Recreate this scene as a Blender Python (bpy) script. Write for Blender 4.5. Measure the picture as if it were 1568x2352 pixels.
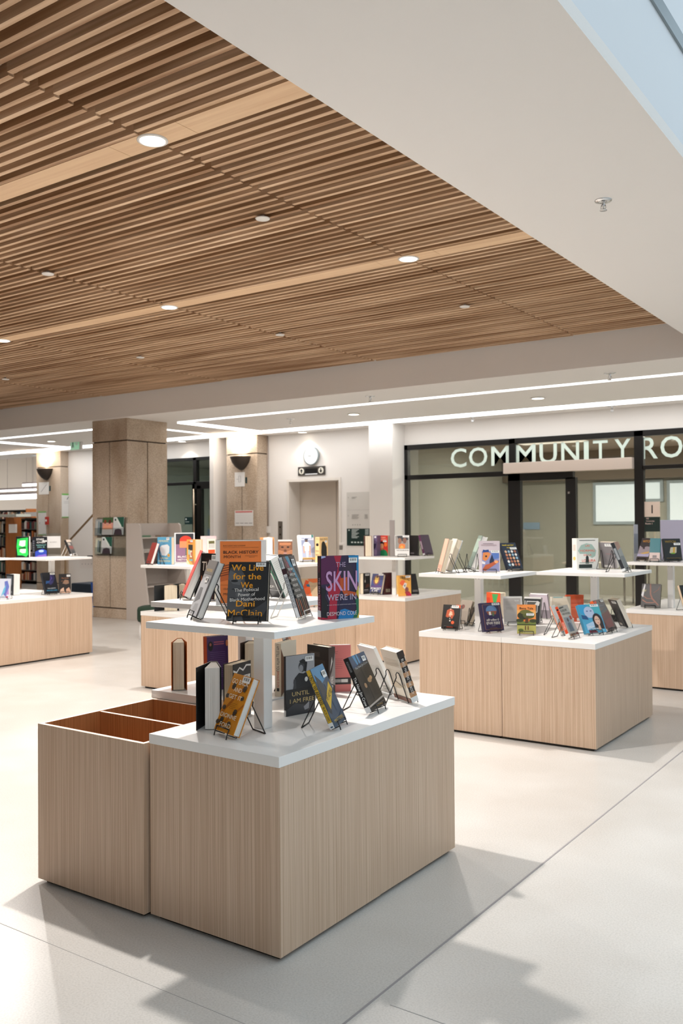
import bpy, bmesh, math, random
from mathutils import Matrix, Vector
random.seed(7)
for o in list(bpy.data.objects): bpy.data.objects.remove(o, do_unlink=True)
SC = bpy.context.scene
COL = SC.collection
R = math.radians

# ------------------------------------------------------------------ camera
F_PX, PITCH, ROLL, YAW, CAM_H = 2070.0, R(0.711), R(-0.387), R(34.9), 1.5
cp, sp = math.cos(PITCH), math.sin(PITCH)
cr, sr = math.cos(ROLL), math.sin(ROLL)
fwd = Vector((0, cp, sp)); up0 = Vector((0, -sp, cp)); rt0 = Vector((1, 0, 0))
rt = cr * rt0 + sr * up0; upv = -sr * rt0 + cr * up0
RZ = Matrix.Rotation(YAW, 3, 'Z')
rt, upv, fwd = RZ @ rt, RZ @ upv, RZ @ fwd
cd = bpy.data.cameras.new('camera'); cam = bpy.data.objects.new('camera', cd); COL.objects.link(cam)
m = Matrix((rt, upv, -fwd)).transposed().to_4x4(); m.translation = Vector((0, 0, CAM_H))
cam.matrix_world = m
cd.sensor_fit = 'VERTICAL'; cd.sensor_height = 36.0; cd.sensor_width = 24.0
cd.lens = F_PX * 36.0 / 2352.0
cd.clip_start = 0.05; cd.clip_end = 200
cd.dof.use_dof = True; cd.dof.focus_distance = 3.1; cd.dof.aperture_fstop = 6.3
SC.camera = cam

def ray(px, py):
    d = rt * ((px - 784) / F_PX) + upv * (-(py - 1176) / F_PX) + fwd
    return d
def at_y(px, py, Y): d = ray(px, py); return d * (Y / d.y) + Vector((0, 0, CAM_H))
def at_x(px, py, X): d = ray(px, py); return d * (X / d.x) + Vector((0, 0, CAM_H))
def at_z(px, py, Z): d = ray(px, py); return d * ((Z - CAM_H) / d.z) + Vector((0, 0, CAM_H))

# ------------------------------------------------------------------ world, exposure, daylight
SC.view_settings.view_transform = 'Standard'; SC.view_settings.look = 'None'
SC.view_settings.gamma = 1.0; SC.view_settings.use_curve_mapping = False
SC.view_settings.exposure = 0.38
SKY = 1.08
W = bpy.data.worlds.new('world'); SC.world = W; W.use_nodes = True
bg = W.node_tree.nodes['Background']; bg.inputs[0].default_value = (0.74, 0.89, 1.0, 1); bg.inputs[1].default_value = SKY
DOWN_W = 250.0      # each ceiling downlight
STRIP_E = 4.2       # linear light strips

# ------------------------------------------------------------------ materials
def lin(h):
    r, g, b = (h >> 16) & 255, (h >> 8) & 255, h & 255
    f = lambda c: (c / 255 / 12.92) if c / 255 <= 0.04045 else ((c / 255 + 0.055) / 1.055) ** 2.4
    return (f(r), f(g), f(b), 1)
MC = {}
def mat(h, rough=0.5, metal=0.0, spec=0.5, name=None):
    k = (h, rough, metal, spec)
    if k in MC: return MC[k]
    m_ = bpy.data.materials.new(name or 'paint_%06x' % h); m_.use_nodes = True
    b = m_.node_tree.nodes['Principled BSDF']
    b.inputs['Base Color'].default_value = lin(h); b.inputs['Roughness'].default_value = rough
    b.inputs['Metallic'].default_value = metal; b.inputs['Specular IOR Level'].default_value = spec
    MC[k] = m_; return m_
def emis(h, s, name):
    m_ = bpy.data.materials.new(name); m_.use_nodes = True; nt = m_.node_tree
    b = nt.nodes['Principled BSDF']; b.inputs['Base Color'].default_value = (0.8, 0.8, 0.8, 1)
    b.inputs['Emission Color'].default_value = lin(h); b.inputs['Emission Strength'].default_value = s
    return m_
def noisy(name, h1, h2, scale, stretch=(1, 1, 1), rough=0.5, detail=6, lo=0.3, hi=0.7, bump=0, spec=0.5, extra=None, coord='Object'):
    m_ = bpy.data.materials.new(name); m_.use_nodes = True; nt = m_.node_tree; N, L = nt.nodes, nt.links
    b = N['Principled BSDF']; b.inputs['Roughness'].default_value = rough; b.inputs['Specular IOR Level'].default_value = spec
    tc = N.new('ShaderNodeTexCoord'); mp = N.new('ShaderNodeMapping'); mp.inputs['Scale'].default_value = stretch
    nz = N.new('ShaderNodeTexNoise'); nz.inputs['Scale'].default_value = scale; nz.inputs['Detail'].default_value = detail
    cr_ = N.new('ShaderNodeValToRGB'); cr_.color_ramp.elements[0].position = lo; cr_.color_ramp.elements[1].position = hi
    cr_.color_ramp.elements[0].color = lin(h1); cr_.color_ramp.elements[1].color = lin(h2)
    L.new(tc.outputs[coord], mp.inputs[0]); L.new(mp.outputs[0], nz.inputs['Vector']); L.new(nz.outputs['Fac'], cr_.inputs[0])
    out = cr_.outputs[0]
    if extra:   # second, larger scale tone (h, scale, stretch, amount)
        mp2 = N.new('ShaderNodeMapping'); mp2.inputs['Scale'].default_value = extra[2]
        n2 = N.new('ShaderNodeTexNoise'); n2.inputs['Scale'].default_value = extra[1]; n2.inputs['Detail'].default_value = 3
        r2 = N.new('ShaderNodeValToRGB'); r2.color_ramp.elements[0].position = 0.4; r2.color_ramp.elements[1].position = 0.62
        mx = N.new('ShaderNodeMixRGB'); mx.blend_type = 'MULTIPLY'; mx.inputs[2].default_value = lin(extra[0])
        ml = N.new('ShaderNodeMath'); ml.operation = 'MULTIPLY'; ml.inputs[1].default_value = extra[3]
        L.new(tc.outputs[coord], mp2.inputs[0]); L.new(mp2.outputs[0], n2.inputs['Vector']); L.new(n2.outputs['Fac'], r2.inputs[0])
        L.new(r2.outputs[0], ml.inputs[0]); L.new(ml.outputs[0], mx.inputs[0]); L.new(out, mx.inputs[1]); out = mx.outputs[0]
    L.new(out, b.inputs['Base Color'])
    if bump:
        bp = N.new('ShaderNodeBump'); bp.inputs['Strength'].default_value = bump; bp.inputs['Distance'].default_value = 0.004
        L.new(nz.outputs['Fac'], bp.inputs['Height']); L.new(bp.outputs[0], b.inputs['Normal'])
    return m_
def pane(name, tint, gloss=0.08, rough=0.02):
    m_ = bpy.data.materials.new(name); m_.use_nodes = True; nt = m_.node_tree; N, L = nt.nodes, nt.links
    for n in list(N):
        if n.type != 'OUTPUT_MATERIAL': N.remove(n)
    t = N.new('ShaderNodeBsdfTransparent'); t.inputs[0].default_value = lin(tint)
    g = N.new('ShaderNodeBsdfGlossy'); g.inputs['Roughness'].default_value = rough; g.inputs[0].default_value = (1, 1, 1, 1)
    x = N.new('ShaderNodeMixShader'); x.inputs[0].default_value = gloss
    L.new(t.outputs[0], x.inputs[1]); L.new(g.outputs[0], x.inputs[2]); L.new(x.outputs[0], N['Material Output'].inputs[0])
    return m_

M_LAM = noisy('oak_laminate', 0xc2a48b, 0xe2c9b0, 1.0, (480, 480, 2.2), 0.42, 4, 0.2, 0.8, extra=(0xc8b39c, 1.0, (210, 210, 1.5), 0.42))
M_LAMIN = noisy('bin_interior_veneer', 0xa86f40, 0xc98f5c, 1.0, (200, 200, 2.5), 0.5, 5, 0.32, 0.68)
M_SLAT = noisy('hemlock_slat', 0xcda680, 0xf2d2b0, 1.0, (1.2, 40, 60), 0.55, 5, 0.3, 0.7, extra=(0xa58a6c, 1.0, (0.35, 11.3, 0.01), 0.85))
M_BOARD = noisy('hemlock_board', 0xdcb48c, 0xeccaa2, 1.0, (1.2, 30, 30), 0.5, 5, 0.3, 0.7)
M_FELT = mat(0x1b130d, 0.95, 0, 0.1)
M_TOP = mat(0xf1efec, 0.32, 0, 0.5, 'white_solid_top')
M_PAINT = mat(0xefeae5, 0.7, 0, 0.2, 'white_ceiling_paint')
M_WALL = mat(0xe6e0da, 0.6, 0, 0.3, 'white_wall_paint')
M_CONC = noisy('sandblasted_concrete', 0xa99886, 0xd0bfac, 95, (1, 1, 1), 0.85, 8, 0.35, 0.62, 0.25, 0.2, extra=(0xcdbfae, 2.0, (1, 1, 0.4), 0.6))
M_FLOOR = noisy('polished_concrete', 0xc7c4bf, 0xd8d5d0, 140, (1, 1, 1), 0.27, 8, 0.25, 0.6, 0, 0.45, extra=(0xf0edea, 1.4, (1, 1, 1), 0.6))
M_JOINT = mat(0xa19c9c, 0.8)
M_BLACK = mat(0x0d0b0a, 0.35, 0, 0.5, 'black_frame')
M_WIRE = mat(0x0c0c0d, 0.3, 0, 0.6, 'black_wire')
M_WWIRE = mat(0xe9e6e0, 0.35, 0, 0.5, 'white_wire')
M_PAGE = noisy('page_edges', 0xc9b799, 0xefe4d0, 1.0, (700, 700, 3), 0.8, 3, 0.3, 0.7)
M_PAGEW = noisy('white_page_edges', 0xcfccc6, 0xf4f2ee, 1.0, (700, 700, 3), 0.8, 3, 0.3, 0.7)
M_ACR = pane('clear_acrylic', 0xf2f4f4, 0.07)
M_GLASS = pane('tinted_glass', 0xd6d6d0, 0.06)
M_GLASSB = pane('green_glass', 0xc2c6c3, 0.07)
M_STEEL = mat(0xb9b7b4, 0.3, 1.0)
M_CHROME = mat(0xd8d8d8, 0.12, 1.0)

# ------------------------------------------------------------------ mesh helpers
def box(bm, x0, y0, z0, x1, y1, z1, mi=0):
    vs = [bm.verts.new(p) for p in ((x0,y0,z0),(x1,y0,z0),(x1,y1,z0),(x0,y1,z0),(x0,y0,z1),(x1,y0,z1),(x1,y1,z1),(x0,y1,z1))]
    for f in ((0,3,2,1),(4,5,6,7),(0,1,5,4),(1,2,6,5),(2,3,7,6),(3,0,4,7)):
        fc = bm.faces.new([vs[i] for i in f]); fc.material_index = mi
def prism(bm, pts, z0, z1, mi=0, axis='z'):
    """extrude a polygon; axis z: pts are (x,y); axis y: pts are (x,z); axis x: pts are (y,z)"""
    def P(p, h):
        return {'z': (p[0], p[1], h), 'y': (p[0], h, p[1]), 'x': (h, p[0], p[1])}[axis]
    a = [bm.verts.new(P(p, z0)) for p in pts]; b = [bm.verts.new(P(p, z1)) for p in pts]
    n = len(pts)
    fs = [bm.faces.new(a), bm.faces.new(b[::-1])] + [bm.faces.new((a[i], b[i], b[(i+1)%n], a[(i+1)%n])) for i in range(n)]
    for f in fs: f.material_index = mi
def tube(bm, pts, r, n=8, closed=False, mi=0):
    pts = [Vector(p) for p in pts]; rings = []; N_ = len(pts); prev = None
    for i, p in enumerate(pts):
        if closed: t = (pts[(i+1)%N_] - pts[i-1]).normalized()
        elif i == 0: t = (pts[1]-p).normalized()
        elif i == N_-1: t = (p-pts[-2]).normalized()
        else: t = ((pts[i+1]-p).normalized() + (p-pts[i-1]).normalized()).normalized()
        if prev is None:
            a = Vector((0,0,1)) if abs(t.z) < 0.9 else Vector((1,0,0)); u = t.cross(a).normalized()
        else:
            u = (prev - t*prev.dot(t)).normalized()
        prev = u; v = t.cross(u)
        rings.append([bm.verts.new(p + (u*math.cos(2*math.pi*k/n) + v*math.sin(2*math.pi*k/n))*r) for k in range(n)])
    m_ = N_ if closed else N_-1
    for i in range(m_):
        a, b = rings[i], rings[(i+1)%N_]
        for k in range(n):
            f = bm.faces.new((a[k], a[(k+1)%n], b[(k+1)%n], b[k])); f.material_index = mi; f.smooth = True
    if not closed:
        bm.faces.new(rings[0][::-1]).material_index = mi; bm.faces.new(rings[-1]).material_index = mi
def lathe(bm, prof, n=32, a0=0, a1=2*math.pi, c=(0,0,0), mi=0):
    full = abs(a1-a0) > 6.28; m_ = n if full else n+1; rings = []
    for k in range(m_):
        t = a0 + (a1-a0)*k/n
        rings.append([bm.verts.new((c[0]+r*math.cos(t), c[1]+r*math.sin(t), c[2]+z)) for r, z in prof])
    for k in range(n):
        a, b = rings[k], rings[(k+1)%m_]
        for i in range(len(prof)-1):
            f = bm.faces.new((a[i], b[i], b[i+1], a[i+1])); f.material_index = mi; f.smooth = True
def obj(name, bm, mats, parent=None, bevel=0, loc=None):
    bmesh.ops.remove_doubles(bm, verts=bm.verts, dist=1e-6)
    bmesh.ops.recalc_face_normals(bm, faces=bm.faces)
    me = bpy.data.meshes.new(name); bm.to_mesh(me); bm.free()
    for k in (mats if isinstance(mats, (list, tuple)) else [mats]): me.materials.append(k)
    o = bpy.data.objects.new(name, me); COL.objects.link(o)
    if parent: o.parent = parent
    if loc: o.location = loc
    if bevel:
        b = o.modifiers.new('bevel', 'BEVEL'); b.width = bevel; b.segments = 2; b.limit_method = 'ANGLE'; b.angle_limit = R(40)
    return o
def BM(): return bmesh.new()
def bx(name, c, m_, parent=None, bevel=0):
    bm = BM(); box(bm, *c); return obj(name, bm, m_, parent, bevel)
def tag(o, label, cat, group=None, kind=None):
    if label: o['label'] = label
    if cat: o['category'] = cat
    if group: o['group'] = group
    if kind: o['kind'] = kind
    return o
def thing(name, label, cat, loc=(0,0,0), rot=(0,0,0), group=None):
    o = bpy.data.objects.new(name, None); COL.objects.link(o); o.location = loc; o.rotation_euler = rot
    o.empty_display_size = 0.05
    return tag(o, label, cat, group)
def struct(name, bm, m_, bevel=0, label=None):
    o = obj(name, bm, m_, None, bevel); o['kind'] = 'structure'
    if label: o['label'] = label
    return o
TXT = {}
def text_mesh(s, bold):
    k = (s, bold)
    if k in TXT: return TXT[k]
    cu = bpy.data.curves.new('t', 'FONT'); cu.body = s; cu.align_x = 'LEFT'; cu.resolution_u = 3
    cu.offset = 0.010 if bold and not ('M' in s and len(s) > 1) else 0.0
    o = bpy.data.objects.new('t', cu); COL.objects.link(o)
    bpy.context.view_layer.update()
    me = bpy.data.meshes.new_from_object(o.evaluated_get(bpy.context.evaluated_depsgraph_get()))
    vs = [v.co.copy() for v in me.vertices]; me.calc_loop_triangles(); fs = [tuple(p.vertices) for p in me.loop_triangles]
    bpy.data.objects.remove(o); bpy.data.curves.remove(cu); bpy.data.meshes.remove(me)
    if vs:
        x0 = min(v.x for v in vs); x1 = max(v.x for v in vs); y0 = min(v.y for v in vs); y1 = max(v.y for v in vs)
    else: x0 = y0 = 0; x1 = y1 = 1
    TXT[k] = (vs, fs, x0, x1, y0, y1); return TXT[k]

# ------------------------------------------------------------------ printed faces
def Rr(a0,b0,a1,b1,c): return ('R',a0,b0,a1,b1,c)
def E(a,b,ra,rb,c): return ('E',a,b,ra,rb,c)
def P(pts,c): return ('P',pts,c)
def T(s,a,b,h,c,w=None,rot=0,bold=True): return ('T',s,a,b,h,c,w,rot,bold)
class Print:
    """collects printed shapes and lettering for one thing; place(a,b,depth)->point, size W x H"""
    def __init__(s): s.pb = BM(); s.tb = BM(); s.pm = []; s.tm = []; s.k = 0; s.np = s.nt = 0
    def mi(s, lst, c):
        m_ = mat(c, 0.42)
        if m_ not in lst: lst.append(m_)
        return lst.index(m_)
    def draw(s, items, place, Wd, Ht):
        for it in items:
            s.k += 1; d = 0.00035 + 0.00016 * s.k
            if it[0] == 'T':
                _, st, a, b, h, c, w, rot, bold = it
                vs, fs, x0, x1, y0, y1 = text_mesh(st, bold)
                hh = h * Ht; sc = hh / max(y1-y0, 1e-3); sx = sc
                if w: 
                    lim = w * (Ht if abs(rot) > 45 else Wd); sx = lim / max(x1-x0, 1e-3)
                cx, cy = (x0+x1)/2, (y0+y1)/2; mi = s.mi(s.tm, c)
                cs, sn = math.cos(R(rot)), math.sin(R(rot)); nv = []
                for v in vs:
                    X, Y = (v.x-cx)*sx, (v.y-cy)*sc
                    X, Y = X*cs - Y*sn, X*sn + Y*cs
                    nv.append(s.tb.verts.new(place(a + X/Wd, b + Y/Ht, d)))
                for f in fs:
                    try: s.tb.faces.new([nv[i] for i in f]).material_index = mi
                    except ValueError: pass
                s.nt += 1
            else:
                if it[0] == 'R':
                    _, a0, b0, a1, b1, c = it; pts = [(a0,b0),(a1,b0),(a1,b1),(a0,b1)]
                elif it[0] == 'E':
                    _, a, b, ra, rb, c = it; pts = [(a+ra*math.cos(t*math.pi/10), b+rb*math.sin(t*math.pi/10)) for t in range(20)]
                else: _, pts, c = it
                nv = [s.pb.verts.new(place(x, y, d)) for x, y in pts]
                s.pb.faces.new(nv).material_index = s.mi(s.pm, c); s.np += 1
    def finish(s, parent, pn='cover_picture', tn='title'):
        for bm, ms, n, nm in ((s.pb, s.pm, s.np, pn), (s.tb, s.tm, s.nt, tn)):
            if not n: bm.free(); continue
            me = bpy.data.meshes.new(nm); bm.to_mesh(me); bm.free()
            for k in ms: me.materials.append(k)
            o = bpy.data.objects.new(nm, me); COL.objects.link(o); o.parent = parent

def sticker_bm(bm, place, a0, b0, a1, b1, dep=0.003):
    def q(x0,y0,x1,y1,mi,d):
        bm.faces.new([bm.verts.new(place(*p, d)) for p in ((x0,y0),(x1,y0),(x1,y1),(x0,y1))]).material_index = mi
    q(a0,b0,a1,b1,0,dep)
    n = 12
    for i in range(n):
        if i % 5 == 3: continue
        x = a0 + (a1-a0)*(0.15+0.7*i/n); q(x, b0+(b1-b0)*0.35, x+(a1-a0)*0.03, b1-(b1-b0)*0.15, 1, dep+0.0003)

def make_book(label, x, y, z, phi, tau, w, h, t, cov, spine=None, back=None, art=(), sart=(), bart=(), side='L', pages=None, sticker=None, sside='F', group=None, scol=0xf2f2f0):
    """closed book: front cover looks along local -Y, leans back by tau about its bottom edge"""
    t = max(t, 0.010); ta = R(tau); zo = t*math.sin(ta) + (0.008 if tau > 3 else 0.0005)
    th = thing('book', label, 'book', (x, y, z+zo), (-ta, 0, R(phi)), group)
    spine = cov if spine is None else spine; back = cov if back is None else back
    b = 0.0022; bm = BM()
    box(bm, 0, 0, 0, w, b, h, 0); box(bm, 0, t-b, 0, w, t, h, 2)
    if side == 'L': box(bm, 0, b, 0, b, t-b, h, 1)
    else: box(bm, w-b, b, 0, w, t-b, h, 1)
    obj('cover', bm, [mat(cov, 0.35), mat(spine, 0.35), mat(back, 0.35)], th)
    bm = BM()
    u0, u1 = (b+0.0005, w-0.004) if side == 'L' else (0.004, w-b-0.0005)
    box(bm, u0, b+0.0002, 0.003, u1, t-b-0.0002, h-0.003)
    obj('pages', bm, pages or M_PAGE, th)
    pr = Print()
    F = lambda a, c, d: (a*w, -d, c*h)
    B = lambda a, c, d: ((1-a)*w, t+d, c*h)
    S = (lambda a, c, d: (-d, t*(1-a), c*h)) if side == 'L' else (lambda a, c, d: (w+d, t*a, c*h))
    pr.draw(art, F, w, h); pr.k = 0; pr.draw(sart, S, t, h); pr.k = 0; pr.draw(bart, B, w, h)
    pr.finish(th)
    if sticker:
        bm = BM(); sticker_bm(bm, F if sside == 'F' else B, *sticker)
        obj('barcode_sticker', bm, [mat(scol, 0.4), mat(0x202020, 0.5)], th)
    return th
def make_open_book(label, x, y, z, phi, pw, h, left, right, cov, inner=None, D=0.15, edge=None, pages=None, art=(), group=None):
    """upright book fanned open, spine away, fore edge looking along local -Y; left/right = how far each board swings out"""
    th = thing('book', label, 'book', (x, y, z+0.0005), (0, 0, R(phi)), group)
    b = 0.0025; t2 = 0.012; c = pw/2; bm = BM()
    prism(bm, [(c-t2, D), (-left, 0), (-left-b, 0.0), (c-t2-b, D+b)], 0, h, 0)
    prism(bm, [(c+t2, D), (pw+right, 0), (pw+right+b, 0), (c+t2+b, D+b)], 0, h, 0)
    prism(bm, [(c-t2-b, D), (c+t2+b, D), (c+t2+b, D+b), (c-t2-b, D+b)], 0, h, 1)
    obj('cover', bm, [mat(cov, 0.35), mat(edge or cov, 0.4)], th)
    bm = BM(); prism(bm, [(0.0, 0.004), (pw*0.33, 0), (pw*0.66, 0.001), (pw, 0.004), (c+t2-0.001, D-0.002), (c-t2+0.001, D-0.002)], 0.003, h-0.003)
    obj('pages', bm, pages or M_PAGE, th)
    if art:
        pr = Print(); L_ = math.hypot(c-t2+left, D)
        ux, uy = (c-t2+left)/L_, D/L_
        # printed on the outer side of the left board
        pl = lambda a, q, d: (-left-b + ux*L_*(1-a)*1.0 - uy*d, uy*L_*(1-a) + ux*d, q*h)
        pr.draw(art, pl, L_, h); pr.finish(th)
    return th
def wire_stand(label, x, y, z, phi, tau, w, t, H=0.145, m_=None, sw=0.095, group=None):
    """one bent-wire easel: lip, ledge, two rounded upside-down V legs, rear foot bar"""
    t = max(t, 0.010); ta = R(tau); zo = t*math.sin(ta) + 0.008; r = 0.0024
    def L(u, v, s): return Vector((u, v*math.cos(ta)+s*math.sin(ta), zo - v*math.sin(ta)+s*math.cos(ta)))
    bm = BM(); c = w/2; sw = min(sw, w*0.8)
    for sgn in (-1, 1):
        u = c + sgn*sw/2
        pts = [L(u, -0.009, 0.016), L(u, -0.009, -0.0035), L(u, t*0.5, -0.0035), L(u, t+0.0035, -0.0035), L(u, t+0.0035, H*0.5), L(u, t+0.0035, H-0.02)]
        top = L(u, t+0.012, H); pts += [L(u, t+0.0055, H-0.006), top, L(u, t+0.019, H-0.006)]
        e = L(u, t+0.022, H-0.02); foot = Vector((u, e.y + 0.055, r+0.0005))
        pts += [e, e.lerp(foot, 0.5), foot]
        tube(bm, pts, r, 7)
        # little front foot
        tube(bm, [L(u, -0.009, -0.0035), Vector((u, L(u, -0.009, 0).y-0.006, r))], r, 6)
    a = Vector((c-sw/2, foot.y, foot.z)); tube(bm, [a, Vector((c+sw/2, foot.y, foot.z))], r, 7)
    tube(bm, [L(c-sw/2, -0.009, 0.016), L(c+sw/2, -0.009, 0.016)], r, 7)
    o = obj('book_stand', bm, m_ or M_WIRE); o.location = (x, y, z); o.rotation_euler = (0, 0, R(phi))
    return tag(o, label, 'book stand', group)
# ================================================================== ROOM
K = 0.944                       # ceiling scale found from the pillar foot
ZS = 3.193; ZW = 3.549          # plaster soffit / slat ceiling underside
SX0, SX1, FY = -2.115, -1.078, 9.66
WY = 13.42                      # rear wall plane
bm = BM(); box(bm, -32, -5, -0.1, 6, 26, 0); struct('floor', bm, M_FLOOR)
bm = BM(); box(bm, -1.562, -5, 0.0, -1.554, 13.4, 0.0012); struct('trim_1', bm, M_JOINT, label='control joint in the concrete floor')
bm = BM(); box(bm, -1.5, 2.395, 0.0, 5.9, 2.398, 0.0008); box(bm, -3.2, 2.06, 0, -1.57, 2.062, 0.0008); struct('trim_2', bm, mat(0xb4b0ad, 0.7))
# plaster ceiling: soffit strip, rear ceiling, right part
bm = BM()
box(bm, SX0, -5, ZS, SX1, FY, ZS+0.06); box(bm, -32, FY, ZS, 6, WY+0.2, ZS+0.06); box(bm, -32, WY+0.2, ZS, -18.75, 13.9, ZS+0.06)
box(bm, SX1, 8.6, ZS, 6, FY, ZS+0.06)
struct('ceiling', bm, M_PAINT)
bm = BM(); box(bm, -32, FY, ZS+0.06, SX0, FY+0.06, ZW+0.35); box(bm, SX0, -5, ZS+0.06, SX0+0.06, FY, ZW+0.35); struct('trim_3', bm, M_PAINT, label='plaster bulkhead around the slatted ceiling')
bm = BM(); box(bm, -32, FY-0.012, ZS, SX0, FY, ZW+0.3); struct('trim_4', bm, M_PAINT)
# skylight well
WZ = 4.4
bm = BM(); box(bm, SX1-0.06, -5, ZS+0.06, SX1, 8.66, WZ); box(bm, SX1, 8.6, ZS+0.06, 4.2, 8.66, WZ); box(bm, 4.2, -5, ZS, 4.26, 8.66, WZ); struct('wall_skylight', bm, mat(0xe2e5e8, 0.6, 0, 0.3))
bm = BM(); box(bm, SX1, -5, 3.69, SX1+0.012, 8.6, 3.76); struct('trim_5', bm, mat(0x8f989c, 0.45, 0.2), label='grey rail along the skylight well')
bm = BM()
for y in range(-5, 10, 2): box(bm, SX1, y, WZ-0.08, 4.2, y+0.06, WZ)
box(bm, 1.6, -5, WZ-0.08, 1.66, 8.66, WZ)
struct('window_1', bm, mat(0x8f989c, 0.45, 0.2), label='skylight frame')
bm = BM(); box(bm, 4.26, -5, ZS, 6, 8.6, ZS+0.06); struct('ceiling', bm, M_PAINT)
# void above slats
bm = BM(); box(bm, -32, -5, ZW+0.34, SX0, FY, ZW+0.38); struct('ceiling', bm, M_FELT)
# slats in bays
bays = [SX0+0.03] + [-3.55 - 2.596*i for i in range(10)]; PIT = 0.0834; SWD = 0.030
boards = (0.683, 3.352, 6.02)
for i in range(len(bays)-1):
    x1, x0 = bays[i]-0.013, bays[i+1]+0.013; bm = BM(); off = 2.4615 + (0.022 if i % 2 else 0.0)
    n0 = int((off+1.2)/PIT)
    for k in range(-n0, 92):
        y = off + k*PIT
        if any(abs(y+SWD/2-b) < 0.098 for b in boards) or y > FY-0.06: continue
        xx0 = x0 - (0.006 if i % 2 == 0 else 0); box(bm, xx0, y, ZW, x1, y+SWD, ZW+0.092)
    struct('ceiling', bm, M_SLAT, label='bay of slatted timber ceiling')
    bm = BM(); box(bm, x0-0.03, -5, ZW+0.093, x0+0.02, FY-0.02, ZW+0.13)
    for k in range(-n0, 92):
        y = off + k*PIT + SWD + 0.006
        if y < FY-0.1: box(bm, x0-0.024, y, ZW+0.02, x0-0.004, y+0.02, ZW+0.09)
    struct('trim_6', bm, mat(0x8a7a6c, 0.6), label='batten and clips behind the slat joint')
for b in boards:
    bm = BM(); edges = []
    for i in range(10):
        xl = -3.55 - 2.596*i
        edges += [xl+0.255, xl-0.255]
    xs = [SX0+0.03] + edges
    for i in range(len(xs)-1): box(bm, xs[i+1]+0.0015, b-0.083, ZW, xs[i]-0.0015, b+0.083, ZW+0.02)
    struct('trim_7', bm, M_BOARD, label='flat timber board between the slats')

# ------------------------------------------------------------------ lamps in the slatted ceiling
M_LENS = emis(0xfff3e2, 14.0, 'downlight_lens'); M_LENS2 = emis(0xfff3e2, 6.0, 'small_lens')
def spot(x, y, z, watts, size=165, rad=0.05, blend=0.25, col=(1.0, 0.945, 0.895), parent=None):
    l = bpy.data.lights.new('lamp_light', 'SPOT'); l.energy = watts; l.spot_size = R(size); l.spot_blend = blend; l.shadow_soft_size = rad; l.color = col
    o = bpy.data.objects.new('lamp_light', l); COL.objects.link(o)
    if parent: o.parent = parent
    # photometric curve: flat diffusing disc, intensity falls with the cosine
    l.use_nodes = True; N, Lk = l.node_tree.nodes, l.node_tree.links; em = N['Emission']
    tc = N.new('ShaderNodeTexCoord'); sx = N.new('ShaderNodeSeparateXYZ'); ab = N.new('ShaderNodeMath'); ab.operation = 'ABSOLUTE'
    pw = N.new('ShaderNodeMath'); pw.operation = 'POWER'; pw.inputs[1].default_value = 0.6; mn = N.new('ShaderNodeMath'); mn.operation = 'MINIMUM'; mn.inputs[1].default_value = 3.2
    Lk.new(tc.outputs['Normal'], sx.inputs[0]); Lk.new(sx.outputs['Z'], ab.inputs[0]); Lk.new(ab.outputs[0], pw.inputs[0]); Lk.new(pw.outputs[0], mn.inputs[0]); Lk.new(mn.outputs[0], em.inputs['Strength'])
    o.location = (x, y, z); return o
def downlight(x, y, z, label, r, watts, size=165, lens=None, group=None):
    th = thing('downlight', label, 'ceiling light', (x, y, z), group=group)
    bm = BM(); lathe(bm, [(r, 0.004), (r, -0.004), (r*0.84, -0.007), (r*0.80, -0.001), (r*0.80, 0.012)], 32); obj('trim_ring', bm, mat(0xe8e6e2, 0.3), th)
    bm = BM(); lathe(bm, [(0.0005, -0.0015), (r*0.80, -0.0015)], 32); obj('lens', bm, lens or M_LENS, th)
    spot(0, 0, -0.02, watts, size, parent=th); return th
G1 = 'round downlights in the slatted timber ceiling'
DL = [(-3.55,3.352,'largest round downlight in the slatted ceiling, nearest the viewer'),
      (-3.55,6.02,'round downlight in the slatted ceiling nearest the right soffit edge, above the community room side'),
      (-6.17,6.03,'round downlight in the middle of the far timber board, left of centre'),
      (-8.76,6.03,'round downlight cut by the left edge of the photo')]
for (x, y, l), k_ in zip(DL, (1.5, 0.98, 1.0, 0.9)): downlight(x, y, ZW-0.001, l, 0.082, DOWN_W*k_, group=G1)
for x, y in ((-6.15,3.352),(-8.74,3.352),(-11.35,6.03),(-11.35,3.352)):
    downlight(x, y, ZW-0.001, 'round downlight in the timber ceiling outside the photo', 0.082, DOWN_W*0.66, group=G1+' outside the photo')
SD = [(603,502,'white ceiling disc nearest the viewer, between the two big downlights'),(1067,704,'white ceiling disc nearest the right soffit'),
      (110,629,'white ceiling disc at far left on the middle slat joint'),(322,821,'white ceiling disc low on the left, above the concrete pillar'),
      (643,769,'white ceiling disc on the slat joint above the centre of the room'),(13,871,'white ceiling disc at the far left edge near the bulkhead')]
for px, py, l in SD:
    p = at_z(px, py, ZW-0.02); bm = BM()
    lathe(bm, [(0.0005, -0.006), (0.044, -0.006), (0.049, -0.001), (0.049, 0.002), (0.012, 0.004), (0.012, 0.07), (0.0005, 0.07)], 28)
    o = obj('ceiling_disc', bm, mat(0xe9e5e0, 0.4)); o.location = p; tag(o, l, 'ceiling fitting', 'white discs in the slatted ceiling')

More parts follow.
